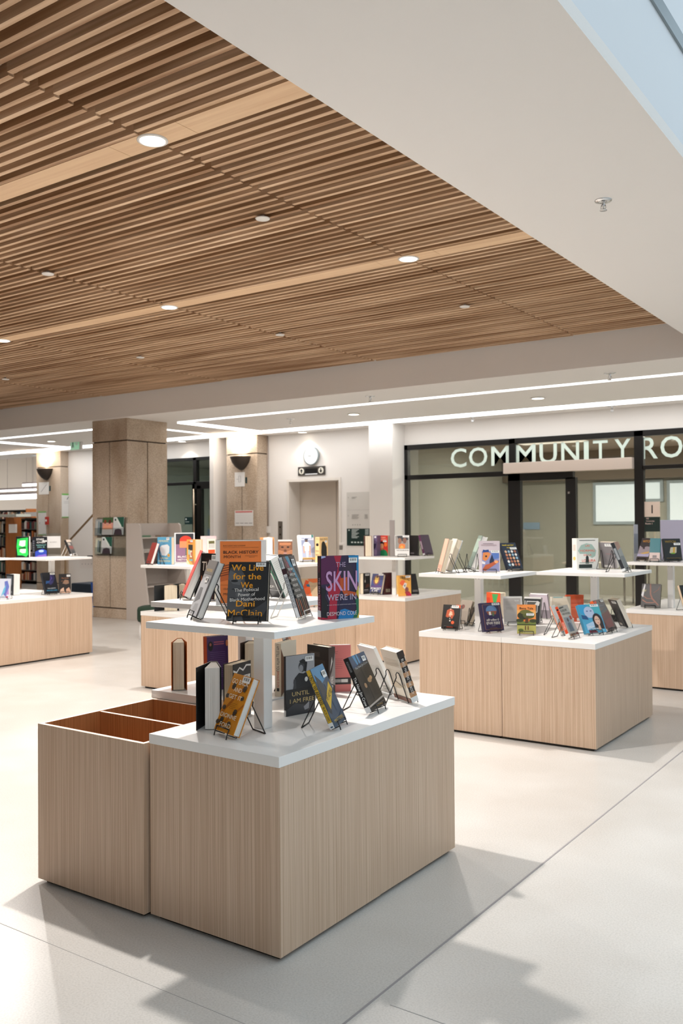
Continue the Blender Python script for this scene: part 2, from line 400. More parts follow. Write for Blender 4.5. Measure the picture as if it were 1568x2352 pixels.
# ------------------------------------------------------------------ linear light strips in the rear ceiling
M_STRIP = emis(0xfbfdff, STRIP_E, 'linear_light'); M_STRIP2 = emis(0xfbfdff, 2.6, 'linear_light_thin')
def strip(label, x0, y0, x1, y1, m_):
    o = bx('linear_light', (x0, y0, ZS-0.006, x1, y1, ZS-0.0005), m_); return tag(o, label, 'ceiling light')
k = K
strip('long thin linear light nearest the bulkhead, right of the pillar', -11.36*k, 11.28*k, 3.0, 11.40*k, M_STRIP2)
strip('wide linear light running along the rear wall', -11.36*k, 13.34*k, 3.0, 13.76*k, M_STRIP)
strip('short linear light joining the thin and wide ones, left of the wall lamp pillar', -11.50*k, 11.42*k, -11.20*k, 13.32*k, M_STRIP)
strip('linear light end piece right of the big pillar', -12.5*k, 11.3*k, -12.38*k, 13.32*k, M_STRIP2)
strip('thin linear light left of the big pillar', -17.1*k, 11.15*k, -12.52*k, 11.27*k, M_STRIP2)
strip('wide linear light behind the exit sign', -22.0*k, 13.34*k, -11.52*k, 13.76*k, M_STRIP)
strip('short linear light at the far left', -17.25*k, 11.3*k, -16.95*k, 13.3*k, M_STRIP)
for px, py, l, w_ in ((1235,914,'small ceiling downlight between the two strips, right side',14),(812,951,'small ceiling downlight above the lift lobby',14),(118,1013,'small ceiling downlight left of the exit sign',14),
                      (697,991,'small wall-washing downlight above the clock',13),(418,1012,'small wall-washing downlight right of the big pillar',13)):
    p = at_z(px, py, ZS-0.002)
    if py in (991,1012): p = at_z(px, py+1.5, ZS-0.002)
    downlight(p.x, min(p.y, WY-0.18), ZS-0.008, l, 0.1, w_, 110, M_LENS2)

def sprinkler(p, label, s=1.0):
    th = thing('sprinkler', label, 'sprinkler', p)
    bm = BM(); lathe(bm, [(0.045*s, 0), (0.043*s, -0.006), (0.02*s, -0.012), (0.0005, -0.012)], 24); obj('escutcheon', bm, M_CHROME, th)
    bm = BM(); lathe(bm, [(0.009*s, -0.01), (0.009*s, -0.03*s), (0.004*s, -0.033*s), (0.004*s, -0.05*s), (0.019*s, -0.052*s), (0.019*s, -0.055*s), (0.0005, -0.055*s)], 16)
    tube(bm, [(0.01*s,0,-0.025*s),(0.014*s,0,-0.04*s),(0.004*s,0,-0.05*s)], 0.0022*s); tube(bm, [(-0.01*s,0,-0.025*s),(-0.014*s,0,-0.04*s),(-0.004*s,0,-0.05*s)], 0.0022*s)
    obj('head', bm, M_CHROME, th)
sprinkler(at_z(1385,460,ZS), 'chrome pendent sprinkler in the bright soffit at upper right')
for px, py, l in ((850,910,'sprinkler in the rear ceiling above the lift door'),(1400,857,'sprinkler in the rear ceiling nearest the right edge'),(667,962,'sprinkler in the rear ceiling left of the lift door'),
                  (1405,933,'sprinkler behind the wide strip near the right edge'),(1085,957,'sprinkler behind the wide strip above the community room')):
    p = at_z(px, py, ZS); p.y = min(p.y, WY-0.1); sprinkler(p, l, 1.5)

# ------------------------------------------------------------------ pillars
def pillar(x0, y0, x1, y1, top, label):
    bm = BM(); g = 0.009; xm, ym = (x0+x1)/2, (y0+y1)/2
    zb = (0.0, 0.16, 2.84); box(bm, x0, y0, 0, x1, y1, 0.155); box(bm, x0, y0, 2.85, x1, y1, top)
    for a, b in ((x0, xm-g), (xm+g, x1)):
        for c, d in ((y0, ym-g), (ym+g, y1)): box(bm, a, c, 0.175, b, d, 2.83)
    o = struct('wall_pillar', bm, M_CONC, 0.006, label)
    bm = BM(); box(bm, x0+0.018, y0+0.018, 0.0, x1-0.018, y1-0.018, top-0.01); o2 = obj('joint_core', bm, mat(0x4a3d33, 0.9), o)
pillar(-11.76, 9.75, -10.93, 10.62, ZS, 'big square concrete pillar')
PB = (-11.86, 13.1, -11.08, 13.9); pillar(*PB, ZS, 'concrete pillar with the wall lamp beside the lift')
PC = (-17.9, 13.2, -17.02, 13.95); pillar(*PC, ZS, 'concrete pillar with the wall lamp at far left')

# ------------------------------------------------------------------ rear wall with openings
def X(px, py=1150, Y=WY): return at_y(px, py, Y).x
bm = BM()
T2 = WY+0.14
xl0, xl1 = X(372), X(515)                 # left glazed screen
xe0, xe1 = X(663), X(779)                 # lift door opening
xg0 = X(928); xg1 = 1.6                   # community room screen
ztop = at_y(380,1055,WY).z; zeb = at_y(720,1104,WY).z
zg = at_y(1200,1006,WY).z
box(bm, -17.1, WY, 0, xl0, T2, ZS); box(bm, xl0, WY, ztop, xl1, T2, ZS)
box(bm, xl1, WY, 0, xe0, T2, ZS); box(bm, xe0, WY, zeb, xe1, T2, ZS); box(bm, xe1, WY, 0, xg0, T2, ZS); box(bm, xg0, WY, zg, 6, T2, ZS)
box(bm, xg1, WY, 0, 6, T2, zg)
zsill = at_y(390,1268,WY).z
box(bm, xl0, WY+0.02, 0, X(448), T2, zsill)
struct('wall_back', bm, M_WALL)
bm = BM(); box(bm, X(848,Y=13.0), 13.0, 0, at_y(901,1100,13.0).x, WY, ZS); struct('wall_pier', bm, M_WALL, label='white pier between lift lobby and community room')
bm = BM(); box(bm, X(515), WY-0.42, 0, X(523.5), WY, ZS); struct('trim_8', bm, M_WALL)
# lift door
bm = BM(); box(bm, xe0-0.03, WY+0.34, 0, xe1+0.03, WY+0.38, zeb+0.03); struct('door_1', bm, mat(0xd5c9bb, 0.35, 0.2, 0.4), label='beige lift door')
bm = BM(); box(bm, xe0-0.04, WY-0.012, 0, xe0+0.008, WY+0.336, zeb+0.04); box(bm, xe1-0.008, WY-0.012, 0, xe1+0.04, WY+0.336, zeb+0.04); box(bm, xe0+0.008, WY-0.012, zeb-0.008, xe1-0.008, WY+0.336, zeb+0.04); struct('trim_9', bm, mat(0xe2dad1, 0.4))
xm = (xe0+xe1)/2+0.28
bm = BM(); box(bm, xm-0.003, WY+0.336, 0, xm+0.003, WY+0.341, zeb); struct('trim_9', bm, mat(0x7d7167, 0.6))
# lift call panel, indicator, clock
th = thing('call_panel', 'narrow dark lift call panel beside the lift door', 'lift panel', at_y(644,1218,WY-0.002))
bx('plate', (-0.05,-0.01,-0.17,0.05,0,0.17), M_STEEL, th); bm = BM(); [lathe(bm, [(0.0005,0),(0.018,0),(0.02,-0.0)], 12, c=(0,0,0)) for _ in ()]; 
for z_ in (-0.08, 0.06):
    tube(bm, [(0,-0.01,z_),(0,-0.016,z_)], 0.018, 14)
obj('button', bm, mat(0x2b1f18, 0.4), th)
p = at_y(716,1081.5,WY); th = thing('floor_indicator', 'lift floor indicator with up and down arrows under the clock', 'indicator', p)
bx('plate', (-0.31,-0.02,-0.08,0.31,0,0.08), mat(0x57534f, 0.35, 0.6), th); bx('screen', (-0.14,-0.024,-0.05,0.14,-0.02,0.045), M_BLACK, th)
bx('screen_edge', (-0.14,-0.025,-0.07,0.14,-0.02,-0.052), mat(0xe8e8e8, 0.4), th)
for s_ in (-1, 1):
    bm = BM(); tube(bm, [(s_*0.225,-0.02,0),(s_*0.225,-0.026,0)], 0.058, 20); l_ = obj('arrow_lens', bm, mat(0xe9e4d6, 0.4), th)
    bm = BM(); d = 1 if s_ < 0 else -1; cx = s_*0.225
    prism(bm, [(cx-0.034,0.0),(cx+0.034,0.0),(cx,d*0.044)], -0.03, -0.0265, axis='y'); prism(bm, [(cx-0.01,0),(cx+0.01,0),(cx+0.01,-d*0.04),(cx-0.01,-d*0.04)], -0.03, -0.0265, axis='y')
    obj('arrow', bm, M_BLACK, l_)
p = at_y(717,1047,WY); th = thing('wall_clock', 'round white wall clock above the lift indicator', 'clock', p)
M_RY = Matrix.Rotation(math.pi/2, 4, 'X')
bm = BM(); lathe(bm, [(0.0005,0.0),(0.168,0.0),(0.176,0.012),(0.176,0.045),(0.16,0.052),(0.152,0.046)], 40); bmesh.ops.transform(bm, matrix=M_RY, verts=bm.verts); obj('case', bm, mat(0x9fa9ab, 0.3, 0.5), th)
bm = BM(); lathe(bm, [(0.0005,0.047),(0.156,0.047)], 40); bmesh.ops.transform(bm, matrix=M_RY, verts=bm.verts); obj('dial', bm, mat(0xf4f6f6, 0.4), th)
bm = BM(); tube(bm, [(0,-0.049,0),(-0.09,-0.049,0.006)], 0.004); tube(bm, [(0,-0.05,0),(-0.055,-0.05,0.001)], 0.006); obj('hands', bm, mat(0x8b8f90, 0.4), th)
# directory sign on the wall right of the lift
p = at_y(797,1253,WY); w_ = at_y(846,1253,WY).x - p.x + 0.06; zt = at_y(797,1131,WY).z; zd = at_y(797,1214,WY).z
th = thing('directory_sign', 'tall floor directory sign, grey upper panels and dark green lowest panel', 'sign', (p.x, WY, 0))
bx('grey_panel', (0,-0.008,zd,w_,0,zt), mat(0xcfcac3, 0.5), th)['label'] = 'pale grey upper panel'
bx('green_panel', (0,-0.010,p.z,w_,0,zd), mat(0x0d2b28, 0.4), th)['label'] = 'dark green panel'
pr = Print(); hh = zt-p.z
pl = lambda a, b, d: (a*w_, -0.011-d*3, p.z+b*hh)
its = [T('3',.08,.9,.022,0x2c2c2c), T('2',.08,.56,.022,0x2c2c2c), Rr(0,.665,1,.668,0xaaa49d), T('M',.1,.29,.03,0xe8eeea)]
for i in range(2): its.append(Rr(.22,.905-.02*i,.45-.08*i,.911-.02*i,0x8b8782))
for i in range(5): its.append(Rr(.22,.575-.018*i,.52-.03*(i%3),.581-.018*i,0x8b8782)); its.append(Rr(.75,.575-.018*i,.88,.581-.018*i,0x8b8782))
for i in range(8): its.append(Rr(.22,.295-.022*i,.52-.06*(i%3),.305-.022*i,0xc9d3cf))
for i in range(5): its.append(Rr(.78,.295-.022*i,.93,.305-.022*i,0xc9d3cf)); its.append(Rr(.2+.13*i,.05,.28+.13*i,.075,0xc9d3cf))
for i in range(4): its.append(Rr(.26+.1*i,.38,.30+.1*i,.395,0x8b8782))
pr.draw(its, pl, w_, hh); pr.finish(th, 'lines', 'lettering')

# ------------------------------------------------------------------ glazed screens
def bars(name, lst, Y0, Y1, m_, label=None):
    bm = BM()
    for x0, z0, x1, z1 in lst: box(bm, x0, Y0, z0, x1, Y1, z1)
    return struct(name, bm, m_, 0.003, label)
f0, f1 = WY-0.03, WY+0.07
zt2 = at_y(455,1112,WY).z
xm0, xm1 = X(444), X(461)
bars('window_2', [(xl0, ztop-0.06, xl1, ztop), (xm0+0.02, zt2, xm0+0.11, ztop), (xl0, zt2-0.01, xl1, zt2+0.05), (xm0, 0, xm0+0.07, zt2), (xm0+0.12, 0, xm1+0.03, zt2-0.03),(xm0, zt2-0.1, xl1, zt2), (xl0, zsill, xm0, zsill+0.05), (xl0, ztop-0.06, xl0+0.05, ztop), (xl1-0.04, 0, xl1, zt2)], f0, f1, M_BLACK, 'black framed glazed screen left of the wall lamp pillar')
bm = BM(); box(bm, xl0, WY+0.015, 0.02, xl1, WY+0.022, ztop-0.05); struct('window_3', bm, M_GLASSB)
bm = BM(); tube(bm, [(xm0+0.10, f0-0.06, 0.95),(xm0+0.10, f0-0.06, zt2-0.1)], 0.016, 10); tube(bm, [(xm0+0.10,f0,1.1),(xm0+0.10,f0-0.06,1.1)], 0.01); tube(bm, [(xm0+0.10,f0,1.9),(xm0+0.10,f0-0.06,1.9)], 0.01)
tag(obj('door_pull', bm, mat(0xb9a48d, 0.3, 0.8)), 'long vertical door pull on the glazed door left of the wall lamp pillar', 'handle')
p = at_y(434,1196,WY-0.005); th = thing('door_sign', 'small dark green room sign on the left glazed screen', 'sign', (p.x, WY-0.002, p.z))
bx('plate', (-0.12,-0.008,-0.075,0.12,0,0.075), mat(0x0f3233, 0.4), th); pr = Print(); pr.draw([Rr(.1,.6,.25,.82,0xdfe7e4), Rr(.1,.3,.55,.38,0xb9c6c2)], lambda a,b,d: (-0.12+.24*a, -0.009-d*3, -0.075+.15*b), .24, .15); pr.finish(th, 'marks')
# community room screen
zb2 = at_y(1000,1096,WY).z; zt3 = zg-0.0
xa, xb, xc, xd2, xe_, xf = X(928), X(1168), X(1185), X(1300), X(1458), X(1476)
zdt = at_y(1200,1100,WY).z; zh0, zh1 = at_y(1161,1089,WY).z, at_y(1161,1065,WY).z
bars('window_4', [(xa, zt3-0.085, xg1, zt3), (xa, 0, xa+0.09, zt3), (xa, zb2-0.03, xb, zb2+0.05), (xb, 0, xb+0.21, zdt+0.1), (xb+0.02, zdt, xb+0.13, zt3),
     (xb, zdt-0.03, xd2+0.12, zh0+0.02), (xd2, 0, xd2+0.16, zdt), (xe_, 0, xf+0.02, zt3), (xf, zb2-0.01, xg1, zb2+0.05), (xe_+2.9, 0, xe_+3.0, zt3), (xa, 0, xb, 0.1), (xd2, 0, xe_, 0.1), (xf, 0, xg1, 0.1)], f0, f1, M_BLACK, 'black framed glazed screen of the community room')
bm = BM(); box(bm, xa, WY+0.015, 0.02, xg1, WY+0.022, zt3-0.03); struct('window_5', bm, M_GLASS, label='tinted glass of the community room')
o = bx('door_operator', (xb-0.03, WY-0.14, zh0, X(1458), WY-0.02, zh1), mat(0xd9c8bb, 0.4, 0.2), None, 0.004); tag(o, 'long beige automatic door operator box over the community room door', 'door operator')
tag(bx('door_latch', (xd2+0.045, f0-0.02, 1.93, xd2+0.075, f0, 1.96), M_STEEL), 'tiny metal latch on the black door jamb', 'latch')
# lettering on the glass
WL = thing('window_lettering', 'row of large pale frosted letters on the glass above the community room door', 'lettering', (X(1035), WY, 0))
def letter(ch, x0, x1, z0, z1):
    bm = BM(); vs, fs, a0, a1, b0, b1 = text_mesh(ch, True); nv = []
    for v in vs: nv.append(bm.verts.new((x0+(v.x-a0)/(a1-a0)*(x1-x0)-WL.location.x, 0.010, z0+(v.y-b0)/(b1-b0)*(z1-z0))))
    for f in fs: bm.faces.new([nv[i] for i in f])
    obj('letter', bm, mat(0xdcebe0, 0.5), WL)
zc0, zc1 = at_y(1065,1073,WY).z, at_y(1065,1029,WY).z
for ch, a, b in (('C',1035,1071),('O',1077,1119),('M',1128,1169),('M',1184,1230),('U',1239,1279),('N',1289,1330),('I',1341,1352),('T',1362,1396),('Y',1411,1449),('R',1474,1511),('O',1517,1568)):
    letter(ch, X(a), X(b), zc0, zc1)
xo = X(1568); letter('O', xo+0.08, xo+0.42, zc0, zc1); letter('M', xo+0.5, xo+0.82, zc0, zc1); letter('S', xo+0.9, xo+1.12, zc0, zc1)
# room number sign
p0, p1 = at_y(1480,1187,WY), at_y(1515,1152,WY); w_ = p1.x-p0.x; hh = p1.z-p0.z; zlo = at_y(1480,1221,WY).z
th = thing('room_sign', 'beige number 1 sign above a dark green plate on the glass', 'sign', (p0.x, WY-0.0, 0))
bx('number_plate', (0,-0.008,p0.z,w_,0,p1.z), mat(0xe3cdbd, 0.5), th)['label'] = 'beige plate with a black 1'
bx('name_plate', (0,-0.008,zlo,w_,0,p0.z-0.004), mat(0x0c2622, 0.4), th)['label'] = 'dark green plate'
pr = Print(); pr.draw([T('1',.5,.5,.55,0x161616,None,0,False)], lambda a,b,d: (a*w_, -0.009-d*2, p0.z+b*hh), w_, hh)
pr.draw([T('102',.2,.88,.1,0xe6c9bf), T('Community',.38,.7,.11,0xe6c9bf), T('Room 1',.28,.54,.11,0xe6c9bf)], lambda a,b,d: (a*w_, -0.009-d*2, zlo+b*(p0.z-zlo)), w_, p0.z-zlo)
pr.finish(th, 'marks', 'lettering')
# interior behind the screens
M_IN = mat(0xb4b3a8, 0.8); YB = 18.2
bm = BM(); box(bm, xa-0.3, YB, 0, 6, YB+0.1, 3.2); box(bm, xa-0.35, T2, 0, xa-0.25, YB, 3.2); struct('wall_community_room', bm, M_IN)
bm = BM(); box(bm, xa-0.35, T2, 2.95, 6, YB, 3.0); struct('ceiling', bm, mat(0xa89b90, 0.9))
bm = BM(); box(bm, -16.5, 17.5, 0, xl1+1.2, 17.6, 3.2); box(bm, xl1+1.1, T2, 0, xl1+1.2, 17.5, 3.2); box(bm, -16.6, T2, 0, -16.5, 17.6, 3.2); struct('wall_office', bm, mat(0xbfc2ba, 0.8))
bm = BM(); box(bm, -16.6, T2, 2.95, xl1+1.2, 17.6, 3.0); struct('ceiling', bm, mat(0x8e8f8a, 0.9))
def area(loc, sx, sy, e, col=(1, 0.95, 0.88), parent=None):
    l = bpy.data.lights.new('fill_light', 'AREA'); l.shape = 'RECTANGLE'; l.size = sx; l.size_y = sy; l.energy = e; l.color = col
    o = bpy.data.objects.new('fill_light', l); COL.objects.link(o); o.location = loc
    if parent: o.parent = parent
    return o
for x, y in ((-6.2,15.6),(-3.0,15.6),(-0.2,15.6)):
    o = bx('added_panel_light', (x-0.6,y-0.15,2.93,x+0.6,y+0.15,2.949), emis(0xfff4e6, 1.2, 'fill_panel')); tag(o, 'added light panel under the community room ceiling', 'ceiling light', 'added light panels behind the glass'); area((x, y, 2.92), 1.2, 0.3, 115, (1.0, 0.98, 0.93))  # unseen panels and area lamps added to brighten the room behind the glass
area((-13.5, 15.4, 2.9), 1.2, 0.6, 110, (0.97, 1, 0.96))  # fill lamp without a fixture, added to lift the dark office
def wall_plate(px0, py0, px1, py1, label, col, d=0.02, Y=YB):
    a, b = at_y(px0, py1, Y-0.03), at_y(px1, py0, Y-0.03); tag(bx('wall_plate', (a.x,Y-d,a.z,b.x,Y-0.001,b.z), mat(col, 0.6)), label, 'wall plate')
wall_plate(479, 1184, 497, 1213, 'yellow-green poster seen through the left glazed door', 0xb9b860, Y=17.5)
wall_plate(499, 1184, 516, 1209, 'olive poster seen through the left glazed door', 0x8f9a70, Y=17.5)
wall_plate(480, 1146, 516, 1171, 'dark teal picture seen through the left glazed door', 0x3a5c68, Y=17.5)
wall_plate(466, 1215, 498, 1240, 'light blue panel low behind the left glazed door', 0x8fa9c8, Y=17.5)
wall_plate(1012, 1184, 1026, 1226, 'tall grey-green plate seen through the glass left of the community room door', 0x6f7c70)
wall_plate(1127, 1144, 1143, 1181, 'grey plate seen through the glass beside the community room door frame', 0x7f8478)
wall_plate(1201, 1200, 1238, 1216, 'small pale blue screen seen through the community room door', 0x9cb8d4)
bm = BM(); lathe(bm, [(0.0005,0),(0.3,0),(0.31,0.02),(0.31,0.26),(0.0005,0.26)], 30); o = obj('drum_light', bm, emis(0xf3e2d4, 0.55, 'drum_shade')); p_ = at_y(983,1129,16.2); o.location = p_
bmc = BM(); tube(bmc, [(0,0,0.26),(0,0,2.9505-p_.z)], 0.01); obj('rod', bmc, M_BLACK, o)
tag(o, 'pale drum lamp behind the glass at the left of the community room', 'ceiling light')
bm = BM(); box(bm, xa-0.24, YB-0.25, 2.35, 6, YB-0.001, 2.95); struct('trim_12', bm, mat(0x86796c, 0.9), label='dark bulkhead in the community room')
for i in range(3):
    xx = -5.6+1.5*i; th = thing('meeting_table', 'pale meeting table inside the community room, faint behind the glass', 'table', (xx, 16.3, 0), group='meeting tables behind the glass')
    bx('tabletop', (-0.6,-0.3,0.72,0.6,0.3,0.75), mat(0xcfc4b8, 0.4), th)
    for sx_ in (-0.55,0.52):
        for sy_ in (-0.27,0.24): bx('leg', (sx_,sy_,0,sx_+0.03,sy_+0.03,0.72), M_STEEL, th)
def win_panel(px0, py0, px1, py1, label):
    a, b = at_y(px0, py1, YB), at_y(px1, py0, YB)
    th = thing('window_blind', label, 'window', (a.x, YB, a.z)); w_, h_ = b.x-a.x, b.z-a.z
    bx('frame', (-0.06,-0.04,-0.06,w_+0.06,0,h_+0.06), mat(0xaebcc4, 0.5), th)
    bx('lit_blind', (0,-0.045,0,w_,-0.04,h_), emis(0xcfe4f2, 0.95, 'daylit_blind'), th); 
win_panel(1370, 1112, 1464, 1198, 'bright daylit blind seen behind the glass right of the community room door')
win_panel(1476, 1108, 1516, 1146, 'narrow daylit pane behind the number 1 sign')
win_panel(1540, 1108, 1620, 1198, 'daylit blind seen behind the glass at the right edge of the photo')

# ------------------------------------------------------------------ wall lamps, papers, exit sign, alarm
def sconce(p, label, w_=0.24):
    th = thing('wall_lamp', label, 'wall lamp', p)
    prof = [(0.0005, -0.26), (0.05, -0.25), (0.12, -0.20), (0.19, -0.11), (0.225, -0.02), (0.23, 0.0), (0.222, 0.0), (0.215, -0.02), (0.18, -0.1), (0.1, -0.17), (0.0005, -0.2)]
    bm = BM(); lathe(bm, prof, 20, -math.pi, 0); 
    o = obj('shade', bm, mat(0x33281f, 0.6), th); 
    bm = BM(); lathe(bm, [(0.0005,-0.06),(0.07,-0.06),(0.07,-0.03),(0.0005,-0.03)], 16, -math.pi, 0, c=(0,-0.04,0)); obj('bulb', bm, emis(0xffe6c4, 30, 'bulb'), th)
    l = bpy.data.lights.new('lamp_light', 'SPOT'); l.energy = 45; l.spot_size = R(140); l.spot_blend = 0.6; l.shadow_soft_size = 0.05; l.color = (1, 0.86, 0.7)
    o = bpy.data.objects.new('lamp_light', l); COL.objects.link(o); o.parent = th; o.location = (0, -0.11, -0.0); o.rotation_euler = (math.pi, 0, 0)
sconce((at_y(555,1049,PB[1]).x, PB[1]-0.001, at_y(555,1049,PB[1]).z), 'dark half-bowl wall lamp on the pillar beside the lift')
sconce((at_y(107,1077,PC[1]).x, PC[1]-0.001, at_y(107,1077,PC[1]).z), 'dark half-bowl wall lamp on the far left pillar')
def paper(px0, py0, px1, py1, Y, label, items=(), col=0xe4e0db, off=0.004, cat='notice'):
    a, b = at_y(px0, py1, Y-off), at_y(px1, py0, Y-off); w_, h_ = b.x-a.x, b.z-a.z
    th = thing('notice', label, cat, (a.x, Y-0.0005, a.z)); bx('sheet', (0,-off,0,w_,0,h_), mat(col, 0.6), th)
    if items:
        pr = Print(); pr.draw(items, lambda u,v,d: (u*w_, -off-d*3, v*h_), w_, h_); pr.finish(th, 'marks', 'lettering')
paper(539,1084,561.5,1118,PB[1],'white braille floor sign under the wall lamp by the lift', [Rr(.4,.3,.42,.75,0x333333),Rr(.6,.3,.62,.75,0x333333),Rr(.4,.3,.6,.31,0x333333),Rr(.4,.74,.6,.75,0x333333),Rr(.2,.5,.35,.52,0x444444)])
paper(563,1096,567,1110,PB[1],'tiny dark plaque right of the white floor sign', [], 0x123030)
paper(539,1172,581,1208,PB[1],'landscape notice with a pink heading on the pillar by the lift', [Rr(.04,.86,.96,.96,0xd8807c)]+[Rr(.06+.24*i,.15,.24+.24*i,.16+.05*j,0xb8b2ae) for i in range(4) for j in (1,)]+[Rr(.06,.2+.12*i,.94,.21+.12*i,0xc4bfbb) for i in range(5)])
paper(89,1107,112,1136,PC[1],'white floor sign with a diagonal line under the far left wall lamp', [P([(.2,.2),(.24,.2),(.8,.8),(.76,.8)],0x555555)])
paper(112.5,1116,116,1128,PC[1],'tiny dark plaque beside the diagonal-line sign', [], 0x123030)
paper(88,1174,106,1229,PC[1],'tall white notice with green top edge low on the far left pillar', [Rr(0,.94,1,1,0x7db368),Rr(0,0,1,.03,0x7db368),T('1',.2,.85,.07,0x333333),T('2',.2,.5,.07,0x333333)], 0xdedcd9)
# notice on the +X side of the far pillar
xs_ = PC[2]; a = at_x(142,1189,xs_+0.004); b = at_x(168,1134,xs_+0.004)
th = thing('notice', 'white notice with green borders and an arrow on the side of the far left pillar', 'notice', (xs_+0.0005, a.y, a.z)); w_, h_ = b.y-a.y, b.z-a.z
bx('sheet', (0,0,0,0.004,w_,h_), mat(0xdedcd9, 0.6), th); pr = Print()
pr.draw([Rr(0,.93,1,1,0x6fae5a),Rr(0,0,1,.04,0x6fae5a),P([(.42,.76),(.46,.74),(.6,.86),(.56,.88)],0x333333),Rr(.15,.66,.6,.67,0x9a9a9a),Rr(.15,.6,.85,.61,0x9a9a9a)], lambda u,v,d: (0.004+d*3,u*w_,v*h_), w_, h_); pr.finish(th, 'marks')
p = at_y(110,1196,PC[1]); th = thing('fire_alarm', 'small red fire alarm pull on the far left pillar', 'alarm', (p.x, PC[1]-0.001, p.z))
bx('case', (-0.045,-0.05,-0.09,0.045,0,0.09), mat(0xb3352c, 0.4), th, 0.006); bx('label_plate', (-0.03,-0.053,-0.02,0.03,-0.05,0.03), mat(0xf0e6e0, 0.5), th)
# conduit on pillar B
xs_ = PB[2]; a = at_x(614,1010,xs_+0.012); bm = BM(); tube(bm, [(xs_+0.012, a.y, ZS-0.005), (xs_+0.012, a.y, 1.42)], 0.011, 8)
th = tag(obj('conduit', bm, mat(0xa8988a, 0.5)), 'thin grey conduit running down the pillar beside the lift to a small box', 'conduit')
bx('junction_box', (xs_+0.001, a.y-0.035, 1.32, xs_+0.05, a.y+0.035, 1.45), mat(0xd9d3cc, 0.5), th, 0.004)
# exit sign
p = at_z(172,1004,ZS); ye = 12.0; c_ = at_y(172,1020,ye); th = thing('exit_sign', 'green running-man exit sign hanging from the ceiling', 'exit sign', (c_.x, ye, c_.z))
hw, hh = 0.135, 0.115
bx('housing', (-hw-0.01,0.0,-hh-0.012,hw+0.05,0.05,hh+0.012), mat(0xdcd6d0, 0.4), th); bx('bracket', (-0.02,0.01,hh+0.01,0.02,0.04,ZS-c_.z-0.002), mat(0xdcd6d0, 0.4), th)
bx('green_face', (-hw,-0.004,-hh,hw,0,hh), emis(0x0f9f6a, 0.55, 'exit_green'), th)
pr = Print(); M_EX = 0xf2fff8
pr.draw([Rr(.10,.12,.44,.9,0xeafff4),E(.30,.80,.05,.06,0x11936a),P([(.22,.72),(.36,.70),(.34,.45),(.24,.48)],0x11936a),P([(.25,.48),(.32,.46),(.22,.18),(.16,.2)],0x11936a),P([(.28,.46),(.34,.46),(.42,.22),(.37,.2)],0x11936a),
         Rr(.56,.42,.76,.6,M_EX),P([(.70,.22),(.70,.8),(.94,.51)],M_EX)], lambda u,v,d: (-hw+2*hw*u, -0.005-d*3, -hh+2*hh*v), 2*hw, 2*hh); pr.finish(th, 'pictogram')

# ------------------------------------------------------------------ outer shell
bm = BM(); box(bm, -32.1, -5, 0, -32, 26, 5); struct('wall_left', bm, M_WALL)
bm = BM(); box(bm, -32, 26, 0, 6, 26.1, 5); struct('wall_far', bm, mat(0xe0d5c9, 0.8))
bm = BM(); box(bm, -32, 25.9, 2.6, -17, 25.99, 5)
struct('trim_10', bm, mat(0xb7a79b, 0.8), label='grey brown panelled band of the far wall')
bm = BM(); [box(bm, -32+1.5*i, 25.88, 2.6, -31.98+1.5*i, 25.91, 5) for i in range(10)]; struct('trim_11', bm, mat(0x7d6f66, 0.8))
bm = BM(); box(bm, -32, 13.9, 4.6, -16.5, 26, 4.7); box(bm, -32, 13.9, ZS, -18.75, 13.96, 4.6); struct('ceiling', bm, M_PAINT)
bm = BM(); box(bm, -32, -5.1, 0, 6, -5, 5)
struct('wall_front', bm, M_WALL)
bm = BM(); box(bm, 6, -5, 0, 6.1, 3.0, 5); box(bm, 6, 3.0, 0, 6.1, 12.5, 0.9); box(bm, 6, 3.0, 2.6, 6.1, 12.5, 5)
for y in (5.4,8,10.6): box(bm, 6, y, 0.9, 6.1, y+0.12, 2.6)
box(bm, 6, 12.5, 0, 6.1, 26, 5)
struct('wall_window', bm, M_WALL, label='window wall on the right side')
# ================================================================== DISPLAY TABLES
A_, B_ = 1.128, 0.703
def cabinet(x0, y0, x1, y1, label, shelf=None, halves=True, group=None):
    th = thing('display_cabinet', label, 'cabinet', ((x0+x1)/2, (y0+y1)/2, 0), group=group)
    ox, oy = th.location.x, th.location.y
    bm = BM(); g = 0.0015; ym = (y0+y1)/2
    if halves: box(bm, x0-ox, y0-oy, 0.018, x1-ox, ym-g-oy, 0.6655); box(bm, x0-ox+0.001, ym+g-oy, 0.018, x1-ox-0.002, y1-oy, 0.6655)
    else: box(bm, x0-ox, y0-oy, 0.018, x1-ox, y1-oy, 0.6655)
    obj('body', bm, M_LAM, th, 0.0012)
    bx('plinth', (x0+0.025-ox, y0+0.025-oy, 0, x1-0.025-ox, y1-0.025-oy, 0.018), M_BLACK, th)
    bx('worktop', (x0-0.0012-ox, y0-0.004-oy, 0.6655, x1+0.0012-ox, y1+0.004-oy, B_), M_TOP, th, 0.0015)
    if shelf:
        sx, sy = shelf; w_ = x1-x0; cx, cy = sx+w_/2-ox, sy+w_/2-oy
        bx('post', (cx-0.026, cy-0.026, B_, cx+0.026, cy+0.026, 1.103), M_TOP, th, 0.003)
        bx('upper_shelf', (sx-ox, sy-oy, 1.103, sx+w_-ox, sy+w_-oy, A_), M_TOP, th, 0.0015)
        bm = BM(); [tube(bm, [(cx+dx, cy-0.026, 1.08), (cx+dx, cy-0.028, 1.08)], 0.004, 10) for dx in (-0.013, 0.013)]
        obj('screw', bm, M_STEEL, th)
    return th
cabinet(-2.578, 2.408, -1.945, 3.678, 'nearest oak-veneer display cabinet with white top, under the multicoloured upright book', (-2.594, 2.404))
